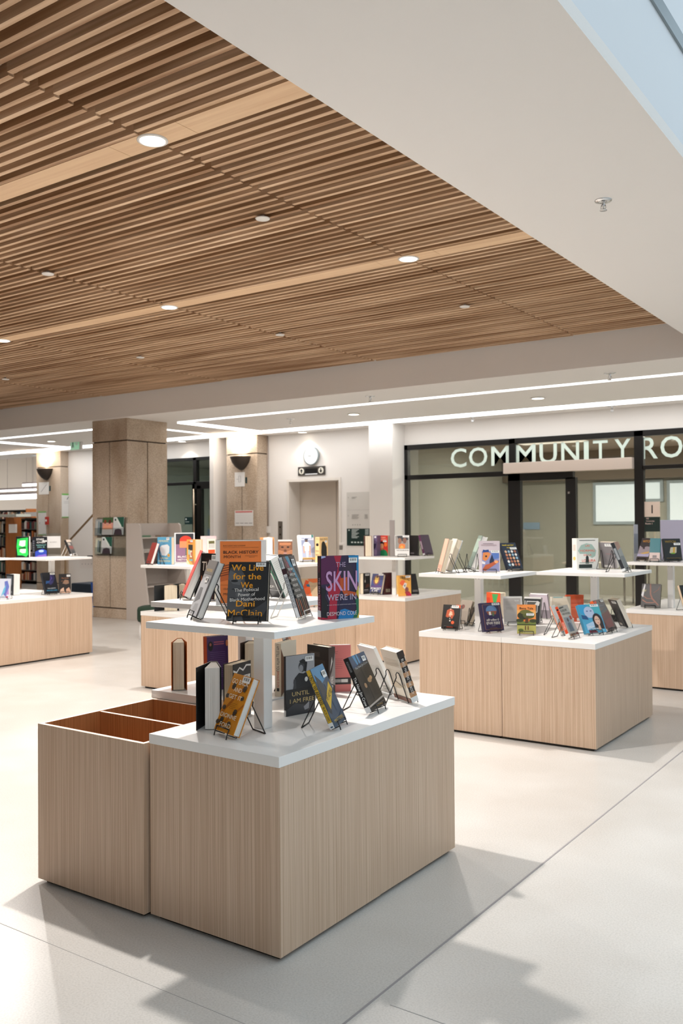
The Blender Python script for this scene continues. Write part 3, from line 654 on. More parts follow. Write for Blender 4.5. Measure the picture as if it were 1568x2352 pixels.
cabinet(-3.248, 3.05, -2.606, 3.678, 'small oak-veneer display cabinet behind the empty bin, under the orange history month poster', (-3.252, 3.046), False)
cabinet(-3.328, 5.757, -2.676, 7.03, 'left half of the right-hand display table, shelf near the front', (-3.328, 5.757))
cabinet(-2.672, 5.757, -2.012, 7.03, 'right half of the right-hand display table, shelf towards the back', (-2.668, 6.365))
cabinet(-6.268, 5.75, -5.630, 7.03, 'left half of the display table behind the nearest one, under the light blue book', (-6.27, 5.75))
cabinet(-5.626, 5.75, -4.984, 7.03, 'right half of the display table behind the nearest one, under the athlete book', (-5.63, 6.385))
cabinet(-6.200, 8.215, -5.562, 9.49, 'left half of the display table in front of the lift sign', None)
cabinet(-5.558, 8.215, -4.918, 9.49, 'right half of the display table left of the community room screen', (-5.558, 8.215))
cabinet(-2.580, 8.215, -1.940, 9.49, 'left half of the display table at the right edge of the photo', (-2.585, 8.215))
cabinet(-1.936, 8.215, -1.296, 9.49, 'right half of the display table beyond the right edge', None)
cabinet(-9.705, 5.70, -9.065, 6.975, 'left half of the display table cut by the left edge', (-9.71, 5.70))
cabinet(-9.061, 5.70, -8.421, 6.975, 'right half of the display table at the left edge, under the green-covered book', (-9.067, 6.335))
# open bin
th = thing('book_bin', 'empty open-topped oak-veneer book bin with two compartments at lower left', 'bin', (-2.911, 2.714, 0)); 
x0, x1, y0, y1, z0, z1, w_ = -0.32, 0.32, -0.327, 0.325, 0.018, 0.6655, 0.018
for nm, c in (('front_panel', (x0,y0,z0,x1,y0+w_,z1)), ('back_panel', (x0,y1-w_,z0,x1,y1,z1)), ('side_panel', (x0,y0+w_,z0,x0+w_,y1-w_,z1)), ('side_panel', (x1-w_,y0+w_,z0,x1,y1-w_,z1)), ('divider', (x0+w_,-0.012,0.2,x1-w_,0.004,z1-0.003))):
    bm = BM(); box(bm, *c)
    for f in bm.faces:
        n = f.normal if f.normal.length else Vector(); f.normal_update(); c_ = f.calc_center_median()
        if f.normal.z > 0.9: f.material_index = 1  # top edges get a paler colour, the light on them painted in
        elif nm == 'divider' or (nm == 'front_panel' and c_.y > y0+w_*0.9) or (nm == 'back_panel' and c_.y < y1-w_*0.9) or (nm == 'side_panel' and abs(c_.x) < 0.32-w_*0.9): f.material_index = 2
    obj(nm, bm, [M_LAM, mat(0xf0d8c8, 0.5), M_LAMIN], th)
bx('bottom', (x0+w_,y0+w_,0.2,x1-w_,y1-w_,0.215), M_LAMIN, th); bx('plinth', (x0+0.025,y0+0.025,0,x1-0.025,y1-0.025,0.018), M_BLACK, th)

# ================================================================== BOOKS
POSE = {
'we_live':(-2.271,2.502,1.128,26.7,12.7,0.154,0.220,0.028),'gray_lean':(-2.572,2.612,1.128,-36.3,22.3,0.193,0.227,0.025),
'diaspora':(-2.115,2.752,1.128,112.7,17.4,0.170,0.241,0.018),'skin':(-2.052,2.801,1.128,63.3,-0.0,0.165,0.245,0.029),
'nodiaspora':(-2.722,3.488,1.128,163.8,25.8,0.137,0.208,0.059),'red_lean':(-3.248,3.251,1.128,-42.0,23.0,0.150,0.238,0.038),
'the_dark':(-3.072,3.187,1.128,-3.9,5.5,0.110,0.221,0.027),'open_black':(-2.435,2.560,0.703,41.0,0.0,0.057,0.241,0.028),
'zebra':(-2.459,2.750,0.703,99.5,-0.0,0.137,0.225,0.048),'goback':(-2.365,2.535,0.703,-19.7,23.6,0.149,0.221,0.030),
'still':(-2.607,3.243,0.703,99.9,0.0,0.150,0.246,0.032),'rest':(-2.600,3.381,0.703,116.9,15.8,0.095,0.261,0.020),
'until_i':(-2.324,2.922,0.703,76.2,0.0,0.153,0.247,0.013),'until_we':(-1.997,2.809,0.703,109.2,24.2,0.161,0.239,0.020),
'brown':(-2.581,3.409,0.703,-13.7,-0.0,0.154,0.225,0.040),'pink':(-2.487,3.464,0.703,42.8,0.0,0.098,0.220,0.028),
'jimcrow':(-2.035,3.124,0.703,103.8,25.0,0.193,0.242,0.024),'white_lean':(-2.171,3.547,0.703,152.9,26.5,0.152,0.245,0.017),
'cream':(-1.997,3.444,0.703,149.7,18.9,0.157,0.237,0.034),'orange_open':(-3.141,3.084,0.703,43.0,0.0,0.061,0.236,0.028),
'purple':(-2.987,3.160,0.703,69.6,1.7,0.112,0.257,0.040),'photo_open':(-2.836,3.255,0.703,40.0,0.0,0.056,0.232,0.028),
'memorial':(-6.191,5.886,1.128,7.3,0.0,0.163,0.253,0.048),'redwhite':(-6.270,5.815,1.128,-26.4,18.3,0.147,0.197,0.027),
'orange_hand':(-5.939,6.012,1.128,-16.2,0.0,0.156,0.230,0.076),'pinkgift':(-5.900,6.227,1.128,95.0,0.0,0.158,0.258,0.065),
'creamfore':(-5.579,6.679,1.128,38.0,0.0,0.152,0.259,0.084),'face':(-5.580,6.906,1.128,39.0,-0.0,0.140,0.212,0.028),
'athlete':(-5.238,6.807,1.128,51.7,17.1,0.156,0.255,0.031),'manmade':(-5.056,6.880,1.128,91.4,0.0,0.140,0.241,0.050),
'glow':(-6.074,5.858,0.703,42.0,-0.0,0.126,0.237,0.028),'gteal':(-6.185,6.153,0.703,42.0,0.0,0.129,0.238,0.028),
'bust':(-5.211,6.785,0.703,37.6,9.5,0.161,0.263,0.029),'hfore':(-5.536,8.393,1.128,32.0,0.0,0.138,0.224,0.047),
'hpurple':(-5.479,8.547,1.128,90.0,0.0,0.150,0.230,0.046),'hred':(-5.521,8.627,1.128,-8.1,-0.0,0.149,0.229,0.050),
'hbrown':(-5.297,8.626,1.128,84.8,0.0,0.150,0.220,0.040),'hcolor':(-5.137,8.375,1.128,33.0,12.0,0.157,0.226,0.028),
'hblack':(-5.208,8.801,1.128,7.2,0.0,0.104,0.228,0.036),'hlean':(-4.944,8.695,1.128,80.0,17.5,0.147,0.230,0.031),
'hlblack':(-5.579,8.415,0.703,84.1,0.0,0.122,0.232,0.052),'hforget':(-5.481,8.388,0.703,-2.1,17.6,0.151,0.222,0.039),
'hmaroon':(-5.340,8.460,0.703,63.6,-0.0,0.111,0.243,0.028),'hlibertad':(-5.092,8.364,0.703,58.5,1.7,0.158,0.224,0.039),
'hldark':(-5.075,8.565,0.703,60.2,19.4,0.129,0.231,0.004),'d_peach':(-3.242,5.877,1.128,-51.6,14.8,0.149,0.244,0.035),
'd_beige':(-3.273,6.016,1.128,-48.6,19.5,0.150,0.242,0.044),'d_green':(-3.175,6.227,1.128,-52.4,20.6,0.147,0.265,0.043),
'd_cat':(-2.940,5.963,1.128,29.9,7.6,0.151,0.225,0.028),'d_grid':(-2.843,6.253,1.128,67.4,23.8,0.152,0.213,0.027),
'd_normas':(-2.507,6.774,1.128,54.3,0.0,0.199,0.241,0.060),'d_gray':(-2.243,6.982,1.128,165.7,12.3,0.137,0.205,0.030),
'd_spine':(-2.041,6.500,1.128,96.8,21.9,0.150,0.219,0.028),'d_fire':(-3.215,5.883,0.703,7.9,17.5,0.137,0.180,0.027),
'd_beige2':(-3.300,6.266,0.703,-11.6,25.7,0.111,0.189,0.026),'d_thin':(-3.228,6.332,0.703,-58.3,23.2,0.133,0.173,0.029),
'd_purple':(-2.859,5.870,0.703,60.4,14.2,0.174,0.206,0.028),'d_orangegreen':(-3.323,6.872,0.703,-13.6,0.0,0.144,0.212,0.069),
'd_whiteback':(-2.945,6.397,0.703,37.1,10.2,0.147,0.213,0.028),'d_framed':(-2.878,6.580,0.703,4.1,15.3,0.136,0.202,0.027),
'd_tree':(-2.625,5.911,0.703,23.5,10.1,0.130,0.204,0.027),'d_lav':(-2.817,7.024,0.703,180.3,18.1,0.154,0.208,0.026),
'd_creamback':(-2.683,6.701,0.703,33.6,6.7,0.150,0.202,0.028),'d_redback':(-2.645,6.905,0.703,41.3,-0.0,0.144,0.212,0.028),
'd_orspine':(-2.342,6.030,0.703,100.3,21.6,0.132,0.208,0.010),'d_women':(-2.221,5.870,0.703,88.1,23.4,0.159,0.222,0.025),
'd_blue':(-2.195,6.110,0.703,61.1,24.7,0.183,0.210,0.029),'d_darkred':(-2.109,6.304,0.703,88.8,27.2,0.193,0.237,0.030),
'd_black':(-2.073,6.737,0.703,135.2,25.4,0.134,0.222,0.034),'f_green':(-9.051,6.395,1.128,26.3,0.0,0.160,0.243,0.034),
'f_aurora':(-8.991,6.610,1.128,90.0,0.2,0.170,0.235,0.053),'f_small':(-8.620,6.849,1.128,119.0,23.7,0.133,0.198,0.025),
'f_swirl':(-8.594,5.839,0.703,31.9,5.8,0.132,0.214,0.028),'f_white':(-9.071,6.273,0.703,-3.7,1.3,0.156,0.239,0.079),
'f_navy':(-8.610,6.473,0.703,86.7,19.9,0.174,0.251,0.030),'f_tan':(-8.639,6.673,0.703,54.8,5.4,0.133,0.222,0.028),
'i_gray':(-2.542,8.399,1.128,-28.9,21.4,0.142,0.216,0.018),'i_teal':(-2.385,8.267,1.128,4.9,16.4,0.091,0.209,0.026),
'i_black':(-2.258,8.321,1.128,37.9,14.9,0.160,0.204,0.027),'i_lines':(-2.487,8.338,0.703,0.8,15.5,0.170,0.215,0.028),
'i_right':(-2.056,8.214,0.703,59.7,19.9,0.159,0.224,0.027),
}
def short(l):
    ws = l.split()[:11]
    while ws[-1] in ('the','a','an','of','on','at','in','by','and','with','behind','its','next','right-hand','to','from','left','nearest','above','under'): ws.pop()
    return ' '.join(ws)
def bk(key, label, cov, spine=None, back=None, art=(), sart=(), bart=(), side='L', pages=None, st=None, sside='F', stand='k', **kw):
    x, y, z, ph, ta, w, h, t = POSE[key]
    make_book(label, x, y, z, ph, ta, w, h, t, cov, spine, back, art, sart, bart, side, pages, st, sside)
    if ta > 3 and stand: wire_stand(('white' if stand == 'w' else 'black') + ' wire easel holding the ' + short(label), x, y, z, ph, ta, w, t, kw.get('H', 0.145), M_WWIRE if stand == 'w' else M_WIRE)
    elif ta > 3: pass
ST = (.70,.915,.97,.975)
WH, BK_, OR = 0xf3f1ec, 0x121212, 0xf0a21c
# --- nearest table, upper shelf
bk('we_live','black book with amber title and dark face photo, on the nearest upper shelf',0x17171a,0x0e0e10,None,
   [P([(0,0),(.42,0),(.36,.12),(.5,.28),(.62,.4),(.5,.5),(.42,.62),(.4,.78),(.25,.93),(.05,.9),(0,.8)],0x4d4e52), P([(.03,.86),(.2,.8),(.33,.7),(.3,.6),(.12,.62),(0,.7)],0x646569),
    E(.16,.67,.09,.02,0x1b1b1e),E(.2,.53,.1,.012,0x242427),E(.13,.36,.07,.03,0x2c2c30),E(.3,.44,.1,.05,0x5c5d61),P([(.55,.15),(.8,.25),(.98,.34),(1,.2),(.9,.08),(.6,.04)],0x3a3b3f),P([(0,.1),(.2,.18),(.12,.04),(0,.02)],0x0e0e10),
    T('We Live',.47,.9,.105,OR,.8),T('for the',.47,.75,.105,OR,.7),T('We',.47,.602,.1,OR,.3),T('The Political',.47,.52,.055,WH,.6,3,False),T('Power of',.48,.44,.055,WH,.42,3,False),T('Black Motherhood',.5,.36,.055,WH,.86,3,False),
    T('Dani',.46,.283,.1,OR,.46),T('McClain',.46,.125,.115,OR,.84)], st=(.68,.915,.93,.985))
bk('gray_lean','thick grey and silver hardcover leaning at the left of the nearest upper shelf',0x9a9a9c,0x3c3c3e,0x2a2a2c,
   [P([(0,0),(.9,0),(.85,.55),(.6,.7),(.2,.68),(0,.6)],0xc5c6ca),P([(.1,.2),(.6,.3),(.5,.5),(.2,.5)],0x77787c),P([(.2,.0),(.7,.1),(.65,.22),(.3,.2)],0xa9aaae),Rr(0,.75,1,1,0x6f6a66),T('NOTES',.45,.82,.05,0xc9a544,.6),Rr(.9,0,1,1,0x1d1d1f)],pages=M_PAGEW,st=(.45,.60,.7,.7))
DIA = ['THE NEW','AFRICAN','DIASPORA IN','VANCOUVER','MIGRATION','& BELONGING']
bk('diaspora','city-photo paperback with white spine leaning on a white easel, nearest upper shelf',0x1b222c,0xe3e4e6,None,
   [P([(0,.62),(.3,1),(.0,1)],0x5d3a36),P([(.2,1),(.45,1),(.95,.42),(.8,.42)],0x2e86a8),P([(.55,1),(1,1),(1,.6)],0x3a2f33),P([(.1,.95),(.3,.9),(.35,.72),(.2,.72)],0x8a3b52)]
   +[Rr(.02+.14*i,.0,.10+.14*i,.3+.05*math.sin(i*2),(0x9a4f33,0x5f564c,0xb4572f,0x4a3c34,0x8d6b4a,0x6d3126,0x3c342f)[i]) for i in range(7)]
   +[Rr(.04,.78-.09*i-.026,.52+.06*(i%3),.78-.09*i+.03,BK_) for i in range(6)]+[T(s,.06+.24+.03*(i%3),.78-.09*i,.045,WH,.42+.04*(i%3)) for i,s in enumerate(DIA)],
   [T('THE NEW AFRICAN DIASPORA IN VANCOUVER',.5,.42,.42/8,0x5a5f66,.52,-90),Rr(.1,.72,.9,.81,0x4a2c33),T('Creese',.5,.9,.05,0x6b8a87,.12,-90)], pages=M_PAGEW, st=(.6,.82,.85,.94), stand='w')
bk('skin','multicoloured hardcover with large pink lettering standing at the right of the nearest upper shelf',0x3a1e44,0x6b1226,None,
   [Rr(0,0,1,1,0x2d1e40),P([(0,.55),(.0,1),(.36,1),(.46,.8),(.42,.62),(.2,.56)],0x571848),P([(.34,1),(.54,1),(.46,.78),(.58,.55),(.42,.3),(.4,0),(.02,0),(.0,.03),(.2,.06),(.22,.3),(.15,.5),(.36,.6),(.44,.8)],0xb01c38),
    P([(0,0.04),(.16,.02),(.2,.24),(.1,.36),(.14,.46),(.0,.52)],0x16121a),P([(.52,.72),(.6,.84),(.78,.86),(.86,.76),(.8,.62),(.9,.5),(.58,.5)],0x33263a),P([(.5,.64),(.72,.66),(.7,.44),(.98,.4),(1,.36),(.62,.36),(.5,.5)],0xc2521d),
    P([(.44,.02),(.46,.2),(.6,.34),(.8,.38),(.86,.22),(.74,.1)],0x232043),P([(.44,0),(.5,.14),(.62,.155),(.78,.12),(.9,.1),(.95,0)],0x1b7fc0),P([(.72,1),(1,1),(1,.55),(.95,.6),(.94,.9),(.74,.96)],0x1c86bd),
    P([(.84,.0),(1,.0),(1,.3),(.9,.32),(.94,.15)],0x1d6f4c),P([(1,.52),(.95,.48),(.93,.4),(.97,.34),(1,.3)],0xc9b13c),P([(.94,0),(1,0),(1,.09)],0xc9b13c),P([(0,.96),(.12,.98),(.1,1),(0,1)],0xa9b4dc),
    T('THE',.52,.86,.075,0xb7a0bd,.26,0,False),T('SKIN',.54,.6,.32,0xc89ac4,.84),T('WE\'RE IN',.54,.345,.1,0xb9a8bd,.78),T('A YEAR OF BLACK RESISTANCE AND POWER',.54,.225,.014,0xcabfc9,.78,0,False),T('DESMOND COLE',.54,.085,.06,0xe8dce0,.8,0,False)],
   [Rr(0,.4,1,1,0x2b1218),Rr(0,.0,1,.06,0xa51e36),T('THE SKIN WE\'RE IN',.5,.4,.45/8,0xd8b8c4,.52,-90),T('DESMOND COLE',.5,.85,.04,0xb0404c,.22,-90),Rr(0,.04,.95,.14,0xcdd3da)],pages=M_PAGEW,st=(.73,.885,.96,.965),scol=0xdfe9e2)
bk('nodiaspora','black-backed book with thick white pages behind the white easel',0x181616,0xf0ede6,0x151414,[],[Rr(0,0,.12,1,0x1c4a38)]+[Rr(.2,.03+.045*i,1,.036+.045*i,0xbdb6a8) for i in range(20)],[T('AFRICAN',.4,.3,.06,WH,.5,5),P([(.3,.5),(.5,.45),(.45,.8),(.25,.75)],0xa3583c),P([(.7,.95),(.85,.95),(.95,.5),(.85,.5)],0x2c7a58),Rr(.1,.2,.9,.21,0xd8d8d8)],pages=M_PAGEW,stand='w')
# --- shelf behind the bin
bk('red_lean','red-edged white book leaning to the right, left end of the second upper shelf',0xd63a2c,0xe8e6e4,0x151515,[],pages=M_PAGEW)
bk('the_dark','dark hardcover with a red title behind the leaning grey book',0x16100f,0x201312,None,[Rr(.08,.0,.92,.28,0x4a1f18),Rr(.3,.3,.9,.9,0x2c1614),T('THE',.45,.72,.2,0xd8cabc,.7),T('HATE',.5,.42,.18,0xb4562e,.8),T('U GIVE',.5,.18,.12,0xe8d9c8,.8)],st=(.7,.82,.98,.97))
# --- nearest table, lower level
make_open_book('black hardcover standing fanned open at the front left of the nearest worktop',*POSE['open_black'][:4],POSE['open_black'][5],.242,.032,.004,0x0d0b0b,edge=0xb9b2a6,pages=M_PAGEW)
bk('zebra','upright book with a black and white wavy cover behind the fanned black hardcover',0x17161a,0xd9cdb6,0x17161a,
   [P([(0,.86),(.2,.83),(.35,.9),(.55,.84),(.75,.92),(1,.9),(1,.935),(.72,.95),(.55,.875),(.35,.93),(.18,.86),(0,.9)],WH),P([(.2,.7),(.5,.76),(.95,.76),(.9,.6),(.3,.56)],WH)]+[P([(.3,.63+.03*i),(.85,.68+.03*i),(.85,.69+.03*i),(.3,.64+.03*i)],0x222226) for i in range(3)]+[P([(0,.5-.1*i),(.3,.55-.1*i),(.6,.48-.1*i),(1,.54-.1*i),(1,.57-.1*i),(.6,.51-.1*i),(.3,.58-.1*i),(0,.53-.1*i)],WH) for i in range(5)],
   side='R',pages=M_PAGE)
bk('goback','bright orange hardcover leaning on a black easel at the front of the nearest worktop',0xd98d1e,0xc77f18,0xd98d1e,
   [P([(.0,.3),(.9,.95),(1,.95),(.1,.28)],0xb76a14),P([(.1,.05),(1,.55),(1,.5),(.2,.03)],0xb76a14)]+[E(a,b,.085,.04,0x4d4238) for a,b in ((.24,.8),(.8,.8),(.08,.6),(.82,.62),(.12,.4),(.72,.38),(.22,.2),(.62,.16),(.06,.14))]+[P([(a-.09,b-.01),(a+.09,b-.01),(a+.05,b-.07),(a-.05,b-.07)],0x3c342c) for a,b in ((.24,.8),(.8,.8),(.72,.38),(.22,.2))]
   +[T('GO BACK',.5,.87,.085,0xefe6cf,.84),T('AND',.5,.735,.075,0xefe6cf,.4),T('GET IT',.5,.61,.075,0xefe6cf,.66),Rr(.3,.50,.7,.505,0x8a5a18),Rr(.34,.47,.66,.475,0x8a5a18),Rr(.3,.44,.7,.445,0x8a5a18),Rr(.38,.41,.62,.415,0x8a5a18),T('DIONNE',.5,.28,.075,0xefe6cf,.8),T('FORD',.5,.12,.075,0xefe6cf,.55)],
   pages=M_PAGEW,st=(.55,.88,.93,.985))
bk('still','cream paperback seen spine-on beside the post of the nearest table',0xd9cdb9,0xe6dcc8,None,[P([(0,0),(.5,.2),(.3,.6),(0,.9)],0x6c4a36)],[T('I AM STILL WITH YOU',.5,.72,.5/8,0x1c1c1c,.5,-90),T('EMMANUEL IDUMA',.5,.32,.4/8,0xc5502a,.3,-90),Rr(.3,.1,.7,.16,0x2a2a2a)])
bk('rest','white-spined book leaning behind the cream spine, its top just under the nearest upper shelf',0xb9714b,0xe8e6e2,None,[P([(0,.5),(.6,.7),(.4,1),(0,1)],0x6c3d2a)],[T('Rest in Power',.5,.72,.5/8,0x222222,.45,-90)])
bk('until_i','black and white portrait hardcover with gold serif title in the middle of the nearest worktop',0x2c2d31,0x34353a,None,
   [Rr(0,0,1,1,0x8b8d92),Rr(0,.38,1,1,0xa3a5aa),P([(.22,.38),(.3,.62),(.45,.7),(.6,.68),(.8,.72),(1,.6),(1,.38)],0x1c1d20),E(.56,.80,.13,.095,0x3a3b3e),E(.52,.77,.075,.06,0x8d8f93),P([(.46,.9),(.6,.93),(.74,.86),(.7,.7),(.62,.72),(.64,.84),(.5,.86)],0x1a1a1c),E(.3,.55,.05,.05,0x2b2c2f),P([(.25,.38),(.26,.6),(.33,.6),(.36,.38)],0x3a3b3f),E(.7,.58,.055,.04,0xd6d6d4),
    Rr(0,0,1,.44,0x101012),P([(0,.1),(.3,.2),(.7,.14),(1,.24),(1,0),(0,0)],0x34353a),P([(.6,.12),(.8,.2),(.78,.08),(.64,.06)],0x8e9095),T('UNTIL',.5,.355,.07,0xc9b174,.6,0,False),T('I AM FREE',.55,.24,.07,0xc9b174,.85,0,False)],
   [Rr(0,0,1,.1,0xdcdcdc)],pages=M_PAGEW,st=(.66,.88,.95,.965))
bk('until_we','yellow-spined paperback leaning on a black easel near the front edge of the nearest worktop',0x31465e,0xd8b02c,None,
   [P([(0,1),(1,1),(1,.8),(.3,.7),(0,.8)],0x4d89b4),P([(.1,.9),(.4,.75),(.5,.4),(.2,.2),(0,.3)],0x2b3038),P([(.5,.7),(.8,.6),(.9,.3),(.6,.2)],0x3b4f66),P([(.2,.45),(.85,.7),(.9,.55),(.25,.28)],0xd8b02c),T('WE ARE FREE',.54,.5,.08,0x24221c,.6,16),E(.7,.85,.12,.05,0x202226),P([(0,0),(1,0),(1,.2),(.5,.1),(0,.16)],0x26445c),T('MATTERS',.5,.09,.05,0xd8b02c,.7)],
   [T('UNTIL WE ARE FREE',.5,.66,.5/8,0x24221c,.5,-90),T('BLACK LIVES',.5,.25,.3/8,0x5a4a1c,.24,-90),Rr(0,.0,1,.1,0xe4e4e2),E(.5,.03,.3,.012,0x35506a)],pages=M_PAGEW,st=(.62,.78,.92,.9))
bk('brown','dark brown hardcover showing its back, right of the portrait hardcover',0x1f1613,0x3c3230,0x1f1613,[Rr(.12,.86-.02*i,.6,.865-.02*i,0x6d6058) for i in range(5)]+[Rr(.12,.7-.025*i,.85,.706-.025*i,0x574a42) for i in range(14)],
   [P([(0,.3),(.5,.5),(1,.9),(1,.2)],0x8d8583),P([(.2,.5),(.6,.7),(.5,.8)],0xd6d0cc),T('TROUBLE',.5,.25,.5/8,0xe8e2dc,.3,-90)],side='R')
bk('pink','salmon pink book showing its back cover behind the bent easels',0xe0807c,0xe8a09c,0xf0eee8,[T('A ANTIRACIST',.2,.86,.015,0x7a2c2c,.36),T('IN AMERICA',.2,.82,.015,0x7a2c2c,.3)]+[Rr(.1,.7-.04*i,.6,.706-.04*i,0xb05a58) for i in range(6)]+[Rr(0,.16,1,.3,0x2a2424),Rr(.05,.2,.85,.27,0xe8e4e0)]+[Rr(.1+.05*i,.2,.12+.05*i,.27,0x2a2424) for i in range(9)],pages=M_PAGEW)
bk('jimcrow','dark paperback with two hands gripping bars, leaning at the right of the nearest worktop',0x2c2721,0x0c0d0f,None,
   [Rr(0,0,1,1,0x3a3229),P([(0,.78),(1,.84),(1,1),(0,1)],0x1a3a5c),P([(.2,1),(.5,1),(.55,.84),(.3,.82)],0x4a86b0),P([(.0,.66),(.4,.72),(.35,.2),(0,.18)],0x2a241d),P([(.55,.72),(.95,.75),(.9,.2),(.6,.2)],0x30291f),P([(.38,1),(.42,1),(.46,.16),(.42,.16)],0x14110d),E(.62,.5,.12,.045,0xb08a64),E(.74,.53,.08,.035,0xc49a70),E(.28,.44,.07,.045,0xa57f5c),P([(0,.1),(1,.16),(1,.13),(0,.07)],0xb5aaa0),P([(0,0),(1,0),(1,.1),(0,.06)],0x241e18),T('MICHELLE',.6,.05,.03,0xc9a24c,.5),T('The New Jim Crow',.5,.78,.05,0xb9c2c6,.84,3,False)],
   [T('The New Jim Crow',.5,.38,.55/8,0xe6e6e4,.52,-90),T('ALEXANDER',.5,.84,.3/8,0x8d9296,.2,-90),Rr(0,.0,1,.1,0xdedede)],pages=M_PAGEW,st=(.68,.84,.9,.93),scol=0xd8dee0)
bk('white_lean','white book leaning away behind the dark barred paperback',0xe9e6df,0xf2efea,0xeceae4,[],[],[Rr(.12,.2+.035*i,.85,.208+.035*i,0xc9c5bd) for i in range(12)]+[Rr(.5,.1,.9,.16,0xb9b6ae)],pages=M_PAGEW)
bk('cream','cream book with a black and brown lettered spine, far right of the nearest worktop',0xeadcc8,0x2b211c,0xeee3d2,[],[Rr(0,.88,1,1,0x3b2f28)]+[Rr(0,.1+.2*i,1,.19+.2*i,0xb98a62) for i in range(4)]+[T('BLACK MATTERS THE BODY',.5,.5,.4/8,0xeae6e0,.7,-90),Rr(0,.0,1,.1,0xe8e8e6)],
   [Rr(.1,.82-.03*i,.9,.828-.03*i,0xcbb79c) for i in range(5)]+[Rr(.1,.6-.04*i,.9,.604-.04*i,0xd6c8b2) for i in range(8)]+[P([(.1,.3),(.4,.38),(.7,.3),(.9,.36),(.9,.3),(.5,.24),(.1,.26)],0xd2c0a4),Rr(0,0,1,.08,0x7b5040)],pages=M_PAGEW)
# --- cabinet behind the bin, lower level
make_open_book('orange-covered book standing fanned open behind the empty bin',*POSE['orange_open'][:4],.052,.232,.006,.012,0xd5742a,edge=0xc9853c)
bk('purple','purple book with an orange spine edge showing its back on the cabinet behind the bin',0x45275c,0xb04a2c,0x45275c,[E(.16,.82,.12,.09,0x120e16),E(.16,.85,.05,.03,0x9a5a4a),Rr(.32,.88,.8,.90,0xa8556a),Rr(.32,.84,.8,.86,0xa8556a)]+[Rr(.14,.70-.035*i,.85,.706-.035*i,0x7a5f96) for i in range(14)]+[E(.93,.86,.06,.06,0xc0724a)],side='L',pages=M_PAGEW)
make_open_book('tan-paged book with a photo cover standing fanned open behind the post',*POSE['photo_open'][:4],.056,.23,.02,.006,0x3c2f2c,edge=0x6a5550,D=0.09,art=[P([(.1,.5),(.5,.9),(.9,.6),(.7,.1)],0x9a857a),E(.5,.6,.2,.15,0xc4b0a4)])
# --- table behind, shelves
bk('memorial','light blue hardcover with a white cloth drawing on the left shelf of the table behind',0x5fa7cc,0x4c93bb,0x5fa7cc,[P([(.12,.6),(.3,.7),(.72,.74),(.86,.66),(.84,.45),(.6,.32),(.3,.34),(.25,.45)],0xe4edf0),P([(.12,.62),(.18,.62),(.24,0),(.18,0)],0x3b4a5a),E(.8,.34,.1,.06,0xe0b25c),E(.8,.34,.04,.025,0xb86a2c),T('MEMORIAL',.45,.86,.07,0xf2e9b0,.72),T('A NOVEL',.45,.77,.02,0x2c4a5e,.14),T('BRYAN',.5,.235,.06,0xf2e0a0,.5),T('WASHINGTON',.48,.13,.06,0xf2e0a0,.84)],st=(.66,.9,.86,.99))
bk('redwhite','white-paged book with a dark red cover leaning at the left end of the table behind',0x8a2a22,0x8a2a22,0x8a2a22,[],pages=M_PAGEW)
x, y = at_z(424,1290,A_).x*0.965, at_z(424,1290,A_).y*0.965
def sign_holder(label, x, y, z, phi, w, h, items, col=0xf1efec, border=0.0, foot=0.06, group=None, pz=0.004):
    th = thing('sign_holder', label, 'sign', (x, y, z), (0,0,R(phi)))
    bx('holder', (-w/2-0.003,0.002,0.0,w/2+0.003,0.006,h+0.004), M_ACR, th); bx('foot', (-w/2-0.003,-foot/2,0.0,w/2+0.003,foot/2+0.02,0.003), M_ACR, th)
    bx('poster', (-w/2,-0.0015,pz,w/2,0.001,h-0.03 if pz > .01 else h), mat(col, 0.5), th)
    pr = Print(); pr.draw(items, lambda a,b,d: (-w/2+a*w, -0.0018-d*1.5, 0.004+b*(h-0.004)), w, h); pr.finish(th, 'poster_print', 'lettering'); return th
p = at_z(555,1393,A_)
K1 = 0x2a1c14
sign_holder('white poster with an orange history month print on the second upper shelf', p.x-0.02, p.y+0.02, A_, 36, .228, .298,
   [Rr(.085,.03,.90,.985,0xe9813a),Rr(.085,.3,.9,.32,0xd8702c),P([(.085,.36),(.9,.5),(.9,.62),(.5,.58),(.085,.46)],0xc9642a)]+[P([(.085,.44+.035*i),(.4,.5+.035*i),(.4,.515+.035*i),(.085,.455+.035*i)],0x7c3a1a) for i in range(5)]
   +[T('BLACK LEGACY AND LEADERSHIP',.37,.915,.018,K1,.44,0,False),T('Celebrating Canadian history and uplifting future generations',.5,.888,.014,0x6a3a20,.70,0,False),T('BLACK HISTORY',.5,.815,.046,K1,.70),T('MONTH',.325,.745,.042,K1,.33),Rr(.58,.757,.83,.761,0x6a3a20),T('FEBRUARY',.72,.738,.012,0x6a3a20,.12,0,False),T('CELEBRATE',.25,.25,.025,0x6a3a20,.2),T('MONTH',.3,.17,.04,K1,.3),Rr(.14,-.0,.3,.012,0xc04a2c)])
sign_holder('narrow poster with a red sun and orange block on the table behind', x, y, A_, 62, .20, .29, [Rr(.06,.03,.94,.97,0x2f3138),Rr(.06,.03,.6,.62,0x8d6b86),E(.55,.74,.3,.16,0xe8402c),Rr(.25,.5,.85,.72,0xf79463),Rr(.55,.2,.8,.5,0x3f6a58),T('BLACK',.45,.2,.06,WH,.6),T('HISTORY',.45,.1,.06,WH,.6)])
